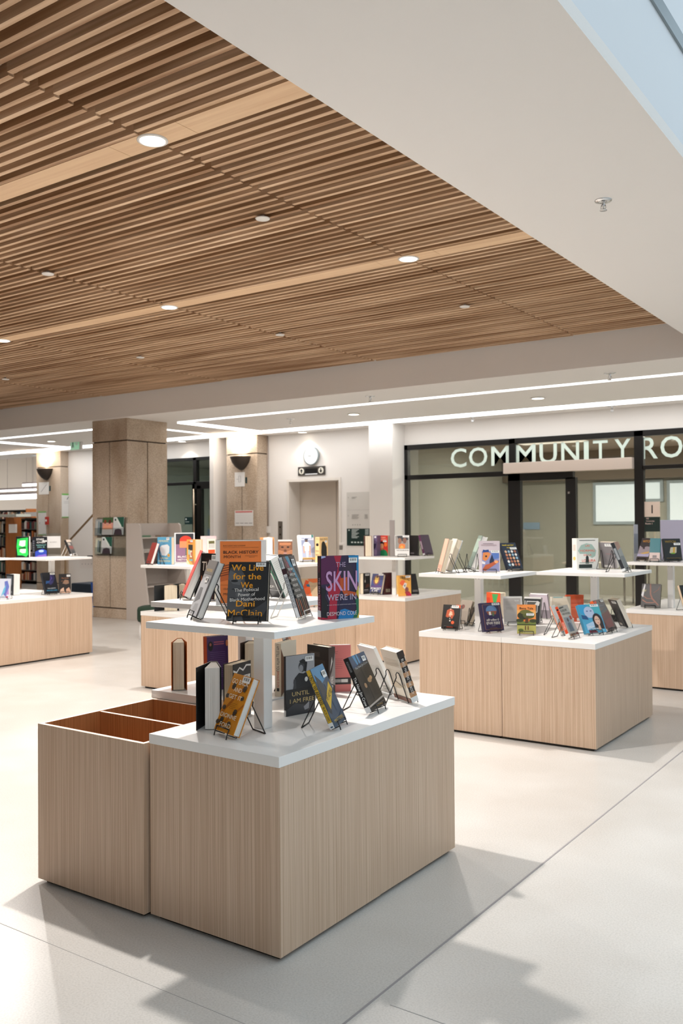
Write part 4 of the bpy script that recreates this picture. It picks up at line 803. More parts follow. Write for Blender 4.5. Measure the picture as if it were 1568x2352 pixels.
bk('orange_hand','orange book with a raised arm drawing on the left shelf of the table behind',0xf4a84e,0xf0a040,0xf4a84e,[Rr(.15,.86,.7,.93,0xd7661f),Rr(.2,.58,.72,.8,0x2a2622),P([(.2,.58),(.7,.58),(.75,.36),(.9,.1),(.98,0),(.7,0),(.5,.15),(.3,.2)],0xb27243),Rr(.2,.4,.35,.6,0x9ccbc8),Rr(.4,.3,.62,.56,0xd9e0cf),Rr(.5,.35,.6,.5,0xc8402c),Rr(.3,.15,.7,.22,0x6aa6ae),P([(0,.0),(.4,.0),(.2,.14),(0,.2)],0xf2dfb0)],st=(.45,.9,.75,.99))
bk('pinkgift','pale pink book with a red gift picture left of the orange history poster',0xf0d7da,0xf3e2e4,0xf0d7da,[Rr(.08,.1,.92,.9,0xf3eee2),Rr(.2,.2,.85,.5,0xe2592c),Rr(.25,.5,.8,.72,0xf4f0ea),Rr(.25,.72,.8,.82,0x6b6a44),Rr(.6,.22,.8,.36,0xf6f2ec)]+[Rr(.3+.14*i,.55,.33+.14*i,.72,0x3c3c3c) for i in range(4)],pages=M_PAGEW)
make_open_book('cream-paged book with an orange cover right of the history month poster',*POSE['creamfore'][:4],.09,.24,.03,.012,0xf0b070,edge=0xe9e4d8,pages=M_PAGEW)
bk('face','book with a close-up face and hands on the right shelf of the table behind',0x26221f,0x302b28,None,[Rr(0,.93,1,1,0xf0eeea),Rr(0,.18,1,.93,0x8a5c43),E(.5,.55,.38,.36,0x9c6a4c),E(.3,.66,.1,.035,0x1c1614),E(.7,.66,.1,.035,0x1c1614),Rr(.1,.76,.9,.86,0xc98a60),E(.5,.5,.1,.06,0x6b4634),E(.5,.38,.14,.035,0xc59a94)]+[P([(0,.5-.06*i),(.4,.42-.05*i),(.4,.44-.05*i),(0,.53-.06*i)],0xe2a072) for i in range(4)]+[P([(1,.5-.06*i),(.6,.42-.05*i),(.6,.44-.05*i),(1,.53-.06*i)],0xe2a072) for i in range(4)]+[Rr(0,.12,1,.33,0x211d1b),T('SUFFER',.5,.1,.13,WH,.9),Rr(0,0,1,.02,0xd8d0c8)],pages=M_PAGEW)
bk('athlete','white book of a crouching athlete on a small easel, right shelf of the table behind',0xdfe3ea,0xf2f2f0,None,[Rr(.2,.0,1,.8,0xa9b2cc),P([(.2,.8),(1,.8),(1,.3),(.7,.3),(.2,.6)],0x8d98b8),E(.52,.76,.09,.06,0x5a4138),P([(.4,.8),(.64,.8),(.6,.86),(.44,.86)],0x20242c),P([(.28,.6),(.4,.72),(.64,.72),(.78,.6),(.7,.4),(.55,.35),(.38,.38)],0xf2f0ee),P([(.3,.58),(.38,.56),(.36,.28),(.28,.3)],0xd99c80),P([(.68,.58),(.76,.58),(.72,.2),(.64,.22)],0xd99c80),P([(.44,.36),(.6,.36),(.56,.08),(.46,.08)],0xe4e4e8),Rr(.2,.03,1,.12,0xe6b56c),Rr(.0,0,.14,1,0xf3f3f2),T('FRANCIS',.58,.86,.06,0x7688b8,.7),Rr(.86,.9,.98,1,0x1f7a72)])
bk('manmade','tan book with a black standing silhouette at the right end of the table behind',0xe2bb82,0xe9c690,None,[T('MAN MADE',.5,.91,.09,0x3c2c1e,.9),P([(.25,.75),(.4,.84),(.6,.8),(.85,.6),(.88,.0),(.3,.0),(.2,.4)],0x14100e)],[T('MAN',.5,.45,.06,0x3c2c1e,.7),E(.5,.7,.3,.06,0x15110f),T('MADE',.5,.3,.06,0x3c2c1e,.7),Rr(.2,.92,.8,.93,0x8a6c48)],st=(.6,.78,.85,.86))
make_open_book('tan fanned book with a portrait cover, low down left of the grey leaning book',*POSE['glow'][:4],.115,.236,.09,.016,0x22262a,edge=0xb4583c,art=[E(.5,.7,.3,.14,0xd8d4d0),Rr(.1,.05,.9,.4,0xc8795c)])
make_open_book('dark teal covered books standing fanned behind the red-edged book',*POSE['gteal'][:4],.06,.225,.10,.09,0x10282c,edge=0x1c2236)
bk('bust','tan book with an orange bust in profile on the worktop behind the multicoloured book',0xc2a785,0xb89c78,None,[P([(.0,0),(.0,.5),(.12,.72),(.3,.78),(.55,.7),(.6,.5),(.7,.3),(.75,0)],0xef6a34),P([(.1,.6),(.3,.95),(.5,.9),(.4,.7)],0xd9501c),P([(.3,.78),(.5,.8),(.56,.7),(.4,.7)],0x2d6c8c),P([(.4,.98),(1,1),(1,.86),(.75,.84),(.5,.9)],0xd9703a),Rr(.62,.72,.95,.725,0x5a4630),T('GHOST',.3,.4,.05,0xf2dcc4,.4),P([(.0,0),(.75,0),(.7,.2),(0,.2)],0xf59a6c)])
# --- table by the lift sign
make_open_book('upright book showing its page block, leftmost on the shelf by the lift sign',*POSE['hfore'][:4],.07,.228,.012,.004,0x8a5a52,edge=0x3c2a28)
bk('hpurple','grey-purple spine-out book second from left on the shelf by the lift sign',0x6b5f80,0x75688c,None,[],[P([(0,.3),(.6,.4),(.8,.6),(0,.6)],0x3a3150),Rr(.1,.05,.9,.3,0x8d7c9c),Rr(.25,.88,.8,.97,0xe6e4e8)])
bk('hred','red book with a portrait in a green shirt on the shelf by the lift sign',0xc9392d,0xb43026,0xc9392d,[T('ANTONIO',.42,.9,.07,0xf0c8a8,.76),T('SAVE POINT',.5,.8,.07,0xf0c8a8,.84),P([(.06,0),(.18,.2),(.5,.34),(.85,.26),(1,.1),(1,0)],0x1d7b4c),E(.42,.48,.17,.14,0xc48a62),P([(.2,.5),(.22,.66),(.44,.72),(.64,.64),(.62,.5),(.55,.6),(.3,.6)],0x1e1714),P([(.34,.3),(.36,.36),(.54,.36),(.54,.28)],0xb07a54),E(.8,.55,.16,.1,0xe9702c)],st=(.55,.68,.9,.76))
bk('hbrown','brown spine-out book left of the white portrait book by the lift sign',0x5a3a30,0x63453c,None,[],[Rr(0,.6,1,.95,0x8a7a74),Rr(0,.1,1,.4,0x6b2a20)])
bk('hcolor','white book with two faces over flames on the shelf by the lift sign',0xe4e2de,0xf2f2f0,None,[Rr(.03,.33,.97,.98,0x8d8a84),P([(.15,.98),(.8,.98),(.95,.8),(.7,.7),(.3,.72)],0x2c2a30),E(.34,.72,.13,.15,0x8a5f48),E(.68,.74,.13,.14,0x7b5240),P([(.25,.38),(.3,.55),(.5,.6),(.72,.55),(.7,.36),(.5,.34)],0xe07a2a),P([(.35,.36),(.42,.5),(.55,.48),(.6,.36)],0xf3a53c),T('THE COLOR OF LIE',.52,.26,.06,0x2c2c2c,.84)],st=(.55,.9,.98,.99))
bk('hblack','black book showing its back right of the two-faces book',0x141011,0x171314,0x141011,[Rr(.15,.08,.55,.16,0x6b6468),Rr(0,.72,.9,.73,0x2a2224)],[],[],side='R')
bk('hlean','purple and black book leaning at the right end of the shelf by the lift sign',0x3a1d38,0x5c3050,None,[],[Rr(.2,.3,.8,.7,0x9a8a94),Rr(0,.0,1,.09,0xcfcfd2)])
bk('hlblack','black book with a candle-like flame on the worktop under the lift sign',0x1a1113,0x1a1113,0x1a1113,[E(.25,.62,.07,.07,0xcfc4bc),P([(.2,.7),(.3,.7),(.27,.85),(.24,.85)],0x8d8078),P([(.3,.3),(.9,.34),(.8,.5),(.4,.45)],0x5a2a1c),Rr(.1,.18,.7,.22,0x9a9496),Rr(.1,.12,.8,.15,0x6d686a)],side='R',st=(.25,.88,.85,.98))
bk('hforget','blue book with white slanted title on an easel right of the nearest upper shelf',0x222a5c,0x2a3470,0x222a5c,[Rr(0,.4,1,1,0x2a3570),E(.45,.68,.3,.26,0x6a3a44),E(.45,.7,.16,.2,0xe0b44c),E(.46,.84,.09,.06,0x3a2018),P([(0,.35),(.4,.42),(1,.4),(1,.3),(0,.3)],0x4c2a6c),T('FORGET',.5,.24,.11,WH,.9),T('US',.45,.11,.1,WH,.5),P([(0,.0),(1,.0),(1,.05),(0,.05)],0x1a1c30)],st=(.55,.92,.98,1.0))
bk('hmaroon','maroon book showing its back cover left of the post by the lift sign',0x3c1218,0x3c1218,None,[Rr(.3,.8-.05*i,.9,.808-.05*i,0x6d2a2e) for i in range(9)]+[Rr(.25,.12,.75,.26,0xa09a86)]+[Rr(.3+.06*i,.13,.33+.06*i,.25,0x3a2a2a) for i in range(7)])
bk('hlibertad','yellow-orange book with a raised hand on the corner worktop by the lift sign',0xecaa4c,0xe6b868,None,[P([(.1,.62),(.3,.78),(.5,.74),(.6,.6),(.3,.5)],0xef6a3c),P([(.35,.45),(.5,.65),(.68,.6),(.55,.3)],0xe6dcd4),P([(.45,.5),(.56,.58),(.54,.42)],0x4a5a6c),E(.66,.3,.14,.13,0x8a5048),P([(.5,.2),(.85,.22),(1,.05),(.9,0),(.62,0)],0xa8323c),P([(.7,.12),(1,.1),(1,0),(.85,0)],0xc4204c),T('LIBERTAD',.55,.85,.12,0x1c1c1c,.8,-16)],[T('LIBERTAD',.5,.35,.3/8,0x5a3a1c,.3,-90),Rr(0,0,1,.09,0xe8e6e2)],st=(.58,.88,.95,.98))
bk('hldark','dark book leaning behind the yellow-orange book by the lift sign',0x1c1815,0x3a241c,None,[Rr(.4,.1,.9,.2,0x6c6864)],[],[],stand='k')
# --- right-hand table
bk('d_peach','peach-spined book leaning at the left end of the right-hand table shelf',0xeeb49c,0xeeb49c,0xe8e4de,[Rr(.1,.1,.9,.2,0xd89a84)],pages=M_PAGE)
bk('d_beige','beige-paged book with a pale blue cover leaning next to the peach one',0xd9cfc0,0xd9cfc0,0xb9c6dc,[],pages=M_PAGE)
bk('d_green','pale green-backed book leaning in the middle of the right-hand table shelf',0x5f7468,0x5f7468,0xe8ece8,[Rr(0,.5,1,.9,0x8fa396)],pages=M_PAGEW)
bk('d_cat','lilac book with an orange and blue animal painting on the right-hand table shelf',0xd3c5cb,0xcdbfc8,None,[Rr(.14,.02,.96,.66,0x8d8fb8),P([(.16,.4),(.2,.62),(.4,.66),(.56,.58),(.42,.4),(.3,.34)],0xe08a4c),P([(.16,.62),(.5,.64),(.46,.72),(.3,.7),(.2,.72)],0x2a4c8c),E(.34,.5,.05,.03,0x1c1a18),P([(.5,.35),(.62,.56),(.75,.5),(.7,.3),(.5,.25)],0x24304c),P([(.14,.06),(.3,.22),(.5,.26),(.75,.34),(.96,.36),(.92,.3),(.6,.16),(.3,.02)],0xb85c38),E(.82,.32,.09,.05,0xeaa46c),P([(.6,.62),(.96,.6),(.96,.44),(.7,.4)],0x5c7cc0),P([(.14,.35),(.3,.3),(.28,.24),(.14,.26)],0xe6e6ea),Rr(.2,.9,.7,.92,0x9d8d94),Rr(.12,.84,.85,.88,0xb9a6ac)],[Rr(.2,.3,.8,.6,0xb4909c)],pages=M_PAGEW,st=(.58,.61,.96,.69))
bk('d_grid','dark navy book with a grid of small portraits on the right-hand table shelf',0x1b2436,0x151c2c,None,[T('ਪੰਜਾਬੀ ਕਹਾਣੀਆਂ',.45,.91,.06,0xe0c42c,.78),T('ਸੰਗ੍ਰਹਿ',.5,.81,.05,0xe0c42c,.36)]+[E(.18+.2*i,.66-.125*j,.075,.05,(0xd9b08c,0xe6e2dc,0xc07c58,0x8fb0c4,0xa8684c)[(i*3+j*2)%5]) for i in range(4) for j in range(5)],st=(.52,.74,.95,.82))
bk('d_normas','white book with orange title over a green cloud at the middle of the right-hand table',0xefece4,0xe2dcd4,None,[P([(.06,.6),(.2,.78),(.45,.84),(.7,.8),(.9,.6),(.85,.42),(.7,.36),(.4,.5),(.15,.5)],0xa9c0b4),T('LAS',.5,.76,.06,0xe9552c,.2),T('NORMAS',.5,.6,.075,0xe9552c,.66),T('DE LA',.5,.46,.05,0xe9552c,.36),T('LOCURA',.55,.28,.08,0xe9552c,.62),P([(.4,.18),(.42,.4),(.48,.46),(.54,.4),(.56,.18)],0x1c2420),Rr(.1,.04,.7,.16,0x1a2620),Rr(.12,.2,.75,.22,0x7c8c80),Rr(.12,.92,.85,.94,0x55584f)],[E(.5,.35,.3,.06,0xe0b468),Rr(.2,.6,.8,.8,0xc8beb4)],pages=M_PAGEW)
bk('d_gray','grey book seen from behind on an easel right of the green cloud book',0xd9cfc4,0xd9cfc4,0x837e80,[],[],[Rr(.1,.8-.05*i,.8,.806-.05*i,0x6d686a) for i in range(12)]+[Rr(.4,.55,.8,.56,0xa0505c),Rr(.2,.03,.7,.12,0xd8d4d0)],st=(.4,.85,.9,.95),sside='B')
bk('d_spine','grey photo-covered book leaning hard over at the right end of the right-hand table shelf',0x7c8488,0x2b2e33,None,[P([(0,.7),(1,.8),(1,1),(0,1)],0x9a6a58),Rr(.1,.1,.9,.5,0x5c6870)],[Rr(.2,.4,.8,.8,0x9aa0a4),Rr(0,0,1,.08,0xe2e4e4)])
bk('d_fire','black book with a flame-like orange figure and vertical title, front left of the right-hand table',0x14110f,0x14110f,None,[P([(.2,.5),(.24,.76),(.42,.84),(.62,.78),(.68,.6),(.56,.4),(.44,.5),(.3,.46)],0xc4562c),P([(.35,.55),(.42,.72),(.54,.7),(.58,.56)],0xf0c09c)]+[T(c,.46,.9-.095*i,.05,0xefe9e0,.07) for i,c in enumerate('AFTERLI')]+[E(.62,.26,.09,.07,0xe8602c),Rr(.3,.05,.66,.09,0xc4401c),P([(.72,1),(1,1),(1,.84)],0xd8541c)],pages=M_PAGEW,st=(.5,.86,.9,.97))
bk('d_beige2','beige book showing a text-covered back behind the black flame book',0xc0b2a2,0xc0b2a2,0xc0b2a2,[E(.3,.7,.16,.1,0x8a4a3c)]+[Rr(.1,.5-.05*i,.85,.508-.05*i,0x9a8c7c) for i in range(8)])
bk('d_thin','thin black-covered book leaning just left of the right-hand table post',0x191614,0x191614,0x191614,[])
bk('d_purple','deep purple book with a round city picture and pale script on the right-hand table',0x2c2348,0x241c3c,None,[Rr(.08,.06,.1,.94,0x9a6a4c),Rr(.9,.06,.92,.94,0x9a6a4c),Rr(.08,.06,.92,.07,0x9a6a4c),Rr(.08,.93,.92,.94,0x9a6a4c),E(.5,.73,.27,.17,0x5c7ca4),P([(.24,.7),(.76,.7),(.7,.58),(.3,.58)],0x8a4c34),Rr(.36,.56,.46,.68,0xd8d4cc),Rr(.52,.52,.6,.66,0x4c6a44),T('ਕਿਥੇ ਆਇਆ ਮੈਂ',.5,.39,.09,0xe2dcd0,.62),T('ਵਾਪਸ ਨਗਰ',.5,.27,.09,0xe2dcd0,.68),Rr(.4,.18,.6,.19,0xa8a0a8),Rr(.3,.1,.66,.11,0x9a6a4c)],st=(.56,.9,.94,.98))
bk('d_orangegreen','orange and green painted book with cream pages behind the right-hand table post',0xd4562a,0xd4562a,0xf2e4cc,[P([(.3,.2),(.5,.6),(.4,.95),(.85,.95),(.7,.6),(.8,.2)],0x3f9a54),P([(0,.4),(.3,.5),(.25,.8),(0,.8)],0xc43c20)],pages=M_PAGE)
bk('d_whiteback','white-bordered grey book showing its back text in the middle of the right-hand table',0xc9c3be,0xe8e4e0,0xf0eeea,[Rr(0,.93,1,1,0xf2f0ec),Rr(.9,.5,.99,.93,0xeeeae6),Rr(0,0,1,.08,0xeeeae4)]+[Rr(.12,.82-.04*i,.6+.05*(i%3),.826-.04*i,0x98928e) for i in range(4)]+[Rr(.12,.6-.035*i,.5+.05*(i%3),.606-.035*i,0x98928e) for i in range(3)],st=(.6,.83,.8,.87))
bk('d_framed','dark photo book with a thin white frame line behind the green tree book',0x34383a,0xe6e6e4,None,[Rr(0,.93,1,1,0xf0eeec),Rr(.16,.4,.84,.84,0xe0e0de),Rr(.19,.42,.81,.81,0x565856),P([(.65,.7),(.8,.86),(.95,.8),(.9,.66)],0xdedcd8),Rr(.04,.5,.1,.85,0xc9c9c7)],pages=M_PAGEW)
bk('d_tree','orange and green book with a big tree and two figures, front of the right-hand table',0xe8823a,0xe09a5a,None,[Rr(0,.5,1,1,0xf0944a),Rr(0,.6,1,.8,0xf2b062),Rr(0,0,1,.36,0xb4ae5c),Rr(0,.3,1,.42,0x74803c),E(.35,.62,.33,.14,0x33341f),E(.62,.64,.32,.13,0x565c2c),E(.45,.74,.3,.08,0x6a6a34),P([(.42,.36),(.46,.56),(.6,.56),(.6,.36)],0x5a3c24),E(.15,.45,.2,.06,0x3c4424),E(.85,.44,.2,.06,0x3c4424),Rr(0,.29,1,.32,0x26301c),Rr(.42,.12,.47,.27,0x5a2c20),Rr(.56,.13,.61,.26,0x6a3424),T('Bana Tala',.5,.87,.07,0x26221c,.72),E(.2,.12,.14,.05,0x5c6a2c),T('K. SANGHERA',.62,.05,.035,0xf2ead0,.6)],pages=M_PAGEW,st=(.5,.62,.9,.70))
bk('d_lav','lavender book leaning away on an easel towards the back of the right-hand table',0xd9d4dc,0x8d8894,0xd9cfdc,[],[],[Rr(0,.0,1,.35,0x9a929c),Rr(.3,.83,.6,.86,0x6c6870)],pages=M_PAGEW)
bk('d_creamback','cream book showing its back cover behind the orange-spined pair',0xddd2bf,0xeeeae0,None,[Rr(.1,.95,.6,.99,0x8fb8b8)]+[Rr(.2,.8-.045*i,.85,.805-.045*i,0xb4a890) for i in range(8)],pages=M_PAGEW)
bk('d_redback','orange-red book showing its back cover at the middle of the right-hand table',0xd85a34,0xb94a28,None,[Rr(0,.86,1,1,0xc9501e),Rr(.05,.16,.95,.7,0xe2704c),Rr(0,.68,1,.7,0xc03c1c),Rr(0,.53,1,.55,0xc03c1c)]+[Rr(.1,.8-.03*i,.85,.806-.03*i,0xe8a080) for i in range(4)]+[Rr(.12,.03,.42,.14,0xf2e6de),Rr(.6,.03,.9,.14,0xf2e6de)])
bk('d_orspine','white book with an orange spine stripe leaning left of the grey and orange paperback',0xe9e6e2,0xe8702c,None,[Rr(.1,.1,.9,.4,0xe8702c)],[Rr(0,0,1,.1,0xeceae6)],pages=M_PAGEW)
bk('d_women','grey and orange paperback with a standing figure leaning at the front of the right-hand table',0xb9b0a4,0xd8451c,None,[P([(.0,.95),(.5,.97),(.5,.93),(0,.9)],0x4a4a44),T('EUROPE',.4,.84,.075,0x4c5248,.66),T('AND WOMEN',.52,.73,.075,0x4c5248,.8),Rr(.12,.16,.72,.62,0x8d9298),E(.42,.53,.1,.06,0x4c4244),P([(.22,.16),(.26,.42),(.42,.46),(.58,.42),(.66,.16)],0x55616e),Rr(.7,.52,.9,.64,0xb0402c),Rr(.1,.02,.6,.1,0x9a6a4c),Rr(.7,.04,.95,.1,0xb4482c)],[T('EUROPEAN',.5,.68,.45/8,0x2c1410,.3,-90),T('WOMEN',.5,.38,.5/8,0xf2d8c8,.24,-90),E(.5,.9,.3,.03,0x1a1412),Rr(0,0,1,.13,0xe8e6e2)],pages=M_PAGEW)
bk('d_blue','blue painted book with a dark-haired woman portrait leaning on the right-hand table',0x4aa0c4,0x3a86a8,None,[P([(0,1),(.4,1),(.3,.6),(.0,.7)],0x2f9ccc),P([(.4,1),(1,1),(1,.6),(.7,.7)],0x4cb0bc),E(.42,.72,.24,.2,0xb4c0d8),E(.34,.76,.05,.02,0x4c5c8c),E(.52,.76,.05,.02,0x4c5c8c),P([(.0,.5),(.3,.46),(.25,.6),(0,.64)],0x1c4c7c),P([(.1,.3),(.5,.4),(.5,.2),(.1,.1)],0xa8c4dc),E(.72,.42,.23,.25,0x241818),P([(.5,.35),(.5,.14),(.94,.12),(.96,.4)],0x2a1a18),E(.7,.42,.13,.16,0xe0b49c),E(.65,.45,.03,.012,0x2c1c18),E(.76,.45,.03,.012,0x2c1c18),E(.71,.33,.04,.012,0xb4564c),P([(.64,.1),(.68,.26),(.76,.26),(.78,.1)],0xd8a88c),T('ਅਧੂਰਾ',.3,.2,.06,WH,.3),T('ਖ਼ਵਾਬ',.48,.13,.06,WH,.34),Rr(.15,.0,.55,.1,0x6a2430),Rr(.5,.05,.9,.09,0x7cc4d8)],st=(.55,.9,.95,.98))
bk('d_darkred','dark red and black novel with an orange spine leaning behind the blue portrait book',0x3a2226,0xe2632c,None,[P([(0,.95),(.25,.98),(.2,.88),(0,.86)],0xd8401c),Rr(.1,.72,.9,.86,0x4c4a50),P([(0,.5),(1,.62),(1,.4),(0,.3)],0x5c2024),P([(.1,.3),(.9,.4),(.8,.1),(.1,.08)],0x6c1c24),P([(.1,.6),(.9,.72),(.9,.68),(.1,.56)],0x2c4454),T('MIDNIGHT',.5,.8,.05,0x9a98a0,.7)],[Rr(0,0,1,.08,0xe8e4e0)],st=(.62,.9,.9,.98))
bk('d_black','black book with wide cream edge leaning away at the right end of the right-hand table',0xe6d8c6,0xe6d8c6,0x1b1816,[],[],[Rr(.15,.75-.04*i,.8,.755-.04*i,0x3c3834) for i in range(12)]+[Rr(.15,.05,.5,.14,0x9c948c)],st=(.4,.88,.9,.97),sside='B')
# --- left table
bk('f_green','black book with a bright green ragged panel on the left table shelf',0x131513,0x131513,0xe8e6e0,[P([(.12,.1),(.04,.5),(.1,.88),(.5,.92),(.94,.95),(.9,.5),(.95,.15),(.8,.03),(.5,.1)],0x2fd25a),P([(.24,.58),(.3,.8),(.74,.82),(.72,.56),(.5,.52)],0xe6efe8),P([(.28,.28),(.34,.4),(.78,.4),(.74,.22),(.5,.2)],0xe6efe8),P([(.22,.46),(.75,.5),(.75,.44),(.22,.42)],0x121412),T('MEMOIR',.5,.87,.035,0x0c3c1c,.6),Rr(.02,.0,.4,.06,0x0c0c0c)],pages=M_PAGEW)
bk('f_aurora','dark book with white star lettering over a blue aurora on the left table shelf',0x15171f,0x20222a,None,[T('STARS',.42,.87,.1,WH,.62),T('OVER',.5,.72,.08,WH,.7),T('MIDNIGHT',.5,.58,.07,0x8cc8c4,.8),T('ISLE',.5,.48,.05,0x8cc8c4,.6),P([(.0,.26),(.3,.34),(.6,.4),(.95,.3),(.95,.0),(0,.0)],0x2c4ab8),E(.5,.28,.22,.06,0xbcd8f2),P([(0,0),(.95,0),(.9,.12),(.3,.08)],0x8a6cc8)],[Rr(.2,.2+.11*i,.8,.27+.11*i,0x6a6c74) for i in range(6)],pages=M_PAGEW,st=(.6,.74,.95,.82),stand='w')
bk('f_small','small dark photo book leaning on a white easel, left table shelf',0x46403c,0x1c1c1e,None,[Rr(0,.85,1,1,0xe6d2c0),Rr(.1,.4,.9,.6,0x8a3c34),Rr(.2,.1,.8,.3,0x26282c),Rr(.1,.65,.6,.8,0xbcb4ac)],[Rr(0,0,1,.1,0xe4e4e2)],stand='w')
bk('f_swirl','white book with a blue and violet swirl cut by the left edge of the photo',0xd6dcea,0xd6dcea,None,[P([(.5,.2),(.6,.5),(.55,.85),(.8,.9),(.95,.6),(.85,.3),(.7,.1)],0x6a78c4),P([(.3,.1),(.5,.5),(.7,.7),(.6,.3)],0x6cb8d8),P([(.7,.2),(.9,.5),(.95,.2)],0xb48cc8),E(.8,.08,.12,.05,0xe06a8c)],pages=M_PAGEW)
bk('f_white','plain white book beside a dark one on the left table worktop',0x2c3034,0x2c3034,0xf1efe9,[Rr(.1,.5,.8,.9,0x6a7278),Rr(.1,.1,.8,.2,0x8a9094)],pages=M_PAGEW)
bk('f_navy','navy book with a violet light streak on an easel, left table worktop',0x0f141f,0x1b2230,None,[P([(.3,.5),(.5,.65),(.6,.9),(.85,.98),(.9,.7),(.7,.5),(.5,.4)],0x2c2a5c),P([(.4,.55),(.6,.7),(.62,.9),(.7,.7)],0x5a4a9c),P([(.15,.45),(.5,.55),(.4,.6),(.2,.6)],0x1c4a7c),T('THE NORTH',.5,.24,.05,0xc4ccd4,.6),T('WOODS LAKE',.5,.14,.055,0x3a9ac4,.8)],st=(.6,.88,.95,.97))
bk('f_tan','black book with tan hands at the right end of the left table worktop',0x1b1310,0x1b1310,None,[P([(.05,.0),(.15,.2),(.4,.3),(.45,.1),(.6,.0)],0xd8b49c),P([(.6,.0),(.6,.2),(.85,.3),(.98,.1),(.98,0)],0xcfa48a),P([(.3,.5),(.5,.7),(.8,.66),(.85,.5),(.6,.45)],0x8a6a54),T('The Love',.5,.78,.07,0xa8683c,.6),T('of my Life',.5,.62,.06,0xa8683c,.62)],st=(.65,.85,.95,.95))
# --- right edge table
bk('i_gray','dark book with a violet-grey landscape leaning left on the right edge table shelf',0x2b2426,0x2b2426,0xd6cec2,[T('WITCH',.5,.85,.1,0xc48a24,.7),P([(0,.2),(0,.65),(.3,.55),(.6,.62),(1,.6),(1,.25)],0x8a7f86),P([(.3,.5),(.4,.72),(.5,.5)],0x2a1c24),P([(.2,.3),(.6,.36),(.95,.4),(.9,.32),(.4,.26)],0xb8944c),Rr(0,.16,1,.28,0x9a96b4),Rr(0,0,1,.14,0x2a1810)],pages=M_PAGE)
bk('i_teal','teal-topped book seen behind the easels on the right edge table shelf',0x176a74,0x176a74,None,[Rr(0,0,1,.36,0xcbb6b0),Rr(.3,.12,.7,.24,0x7c7474)])
bk('i_black','black book with golden title and a small lit figure on the right edge table shelf',0x14140f,0x14140f,None,[T('WITCH',.42,.86,.1,0x9c7c1c,.62),P([(.3,.35),(.4,.6),(.75,.62),(.7,.36),(.5,.3)],0xbcb49c),P([(.5,.35),(.55,.6),(.65,.6),(.6,.35)],0xc8982c),E(.5,.33,.14,.03,0x6a9c2c),Rr(.1,.1,.95,.13,0x5c4c20)],st=(.6,.7,.97,.8))
bk('i_lines','black cover with curling copper lines on an easel, right edge table worktop',0x201c1b,0x5a5654,None,[P([(.42,1),(.48,1),(.52,.55),(.62,.38),(.95,.1),(.9,.08),(.55,.34),(.45,.55)],0x8a5a48),P([(.12,.48),(.3,.38),(.6,.36),(.6,.34),(.28,.35),(.1,.45)],0x8a5a48),P([(.08,.32),(.3,.2),(.6,.2),(.8,.24),(.8,.22),(.6,.17),(.28,.17),(.06,.28)],0x9a6450),P([(.65,.6),(.9,.75),(.95,.9),(.93,.9),(.86,.76),(.6,.6)],0x7a5040),P([(0,.5),(.14,1),(.2,.95),(.1,.4)],0xc9c9cc),T('GLOW',.14,.7,.1,0xc4c090,.2)])
bk('i_right','dark teal-black book with cream pages leaning at the far right edge of the photo',0x14201f,0xd9c3a8,None,[Rr(.2,.6,.9,.9,0x28484a)])

# --- other sign holders and small display things
p = at_z(119,1273,A_); sign_holder('clear acrylic holder with a white card on the left table shelf', p.x*.935, p.y*.935, A_, 50, .20, .27, [T('by author',.6,.62,.05,0x6a6a6a,.4)], 0xc8c6c4, pz=.10)
p = at_z(1541,1288,A_); sign_holder('pale violet sign card with two clips at the right edge', p.x, p.y+0.12, A_, 38, .27, .38, [Rr(0,.0,1,1,0xb9b0c0)], 0xb9b0c0)
p = at_z(901,1272,A_); sign_holder('narrow grey card holder behind the books by the lift sign', p.x*.925, p.y*.925, A_, 35, .055, .40, [], 0x9a928e)
p = at_z(1444,1289,A_); sign_holder('thin upright acrylic card holder left of the right edge table shelf', p.x+0.05, p.y+0.05, A_, 60, .05, .34, [Rr(0,.2,1,.75,0x8c8f98)], 0xb4b2b8)
# extra empty easels seen among the books
for i, (px, py, z, ph, l) in enumerate(((486,1408,A_,-36,None),(1062,1315,A_,10,'empty black wire easel in the middle of the right-hand table shelf'),(1066,1440,B_,5,'empty black wire easel behind the black flame book'))):
    if l: p = at_z(px, py, z); wire_stand(l, p.x, p.y, z, ph, 22, .10, .02)
# ================================================================== BACKGROUND FURNITURE
# sloping display shelves beside the big pillar
fx0, fx1, fx2 = -10.93, -10.62, -10.40; fy0, fy1 = 9.72, 10.62; zt = 1.52
th = thing('display_shelving', 'grey sloping shelf unit fixed to the right side of the big concrete pillar', 'shelving', (-10.7, 10.1, 0))
o_ = Vector((-10.7, 10.1, 0)); M_SH = mat(0xbdb3ab, 0.6)
for ya in (fy0, fy1-0.03):
    bm = BM(); prism(bm, [(fx0-o_.x+0.005,0),(fx2-o_.x,0),(fx1-o_.x,zt-0.03),(fx1-o_.x-0.04,zt),(fx0-o_.x+0.005,zt)], ya-o_.y, ya+0.03-o_.y, axis='y'); obj('side_panel', bm, M_SH, th)
bx('back_panel', (0.005+fx0-o_.x, fy0+0.03-o_.y, 0, fx0+0.03-o_.x, fy1-0.03-o_.y, zt), M_SH, th)
for z_ in (0.12, 0.52, 0.82, 1.06, 1.28):
    xe = fx2 + (fx1-fx2)*z_/zt - o_.x - 0.01; bx('shelf', (fx0+0.03-o_.x, fy0+0.03-o_.y, z_, xe, fy1-0.03-o_.y, z_+0.018), M_SH, th)
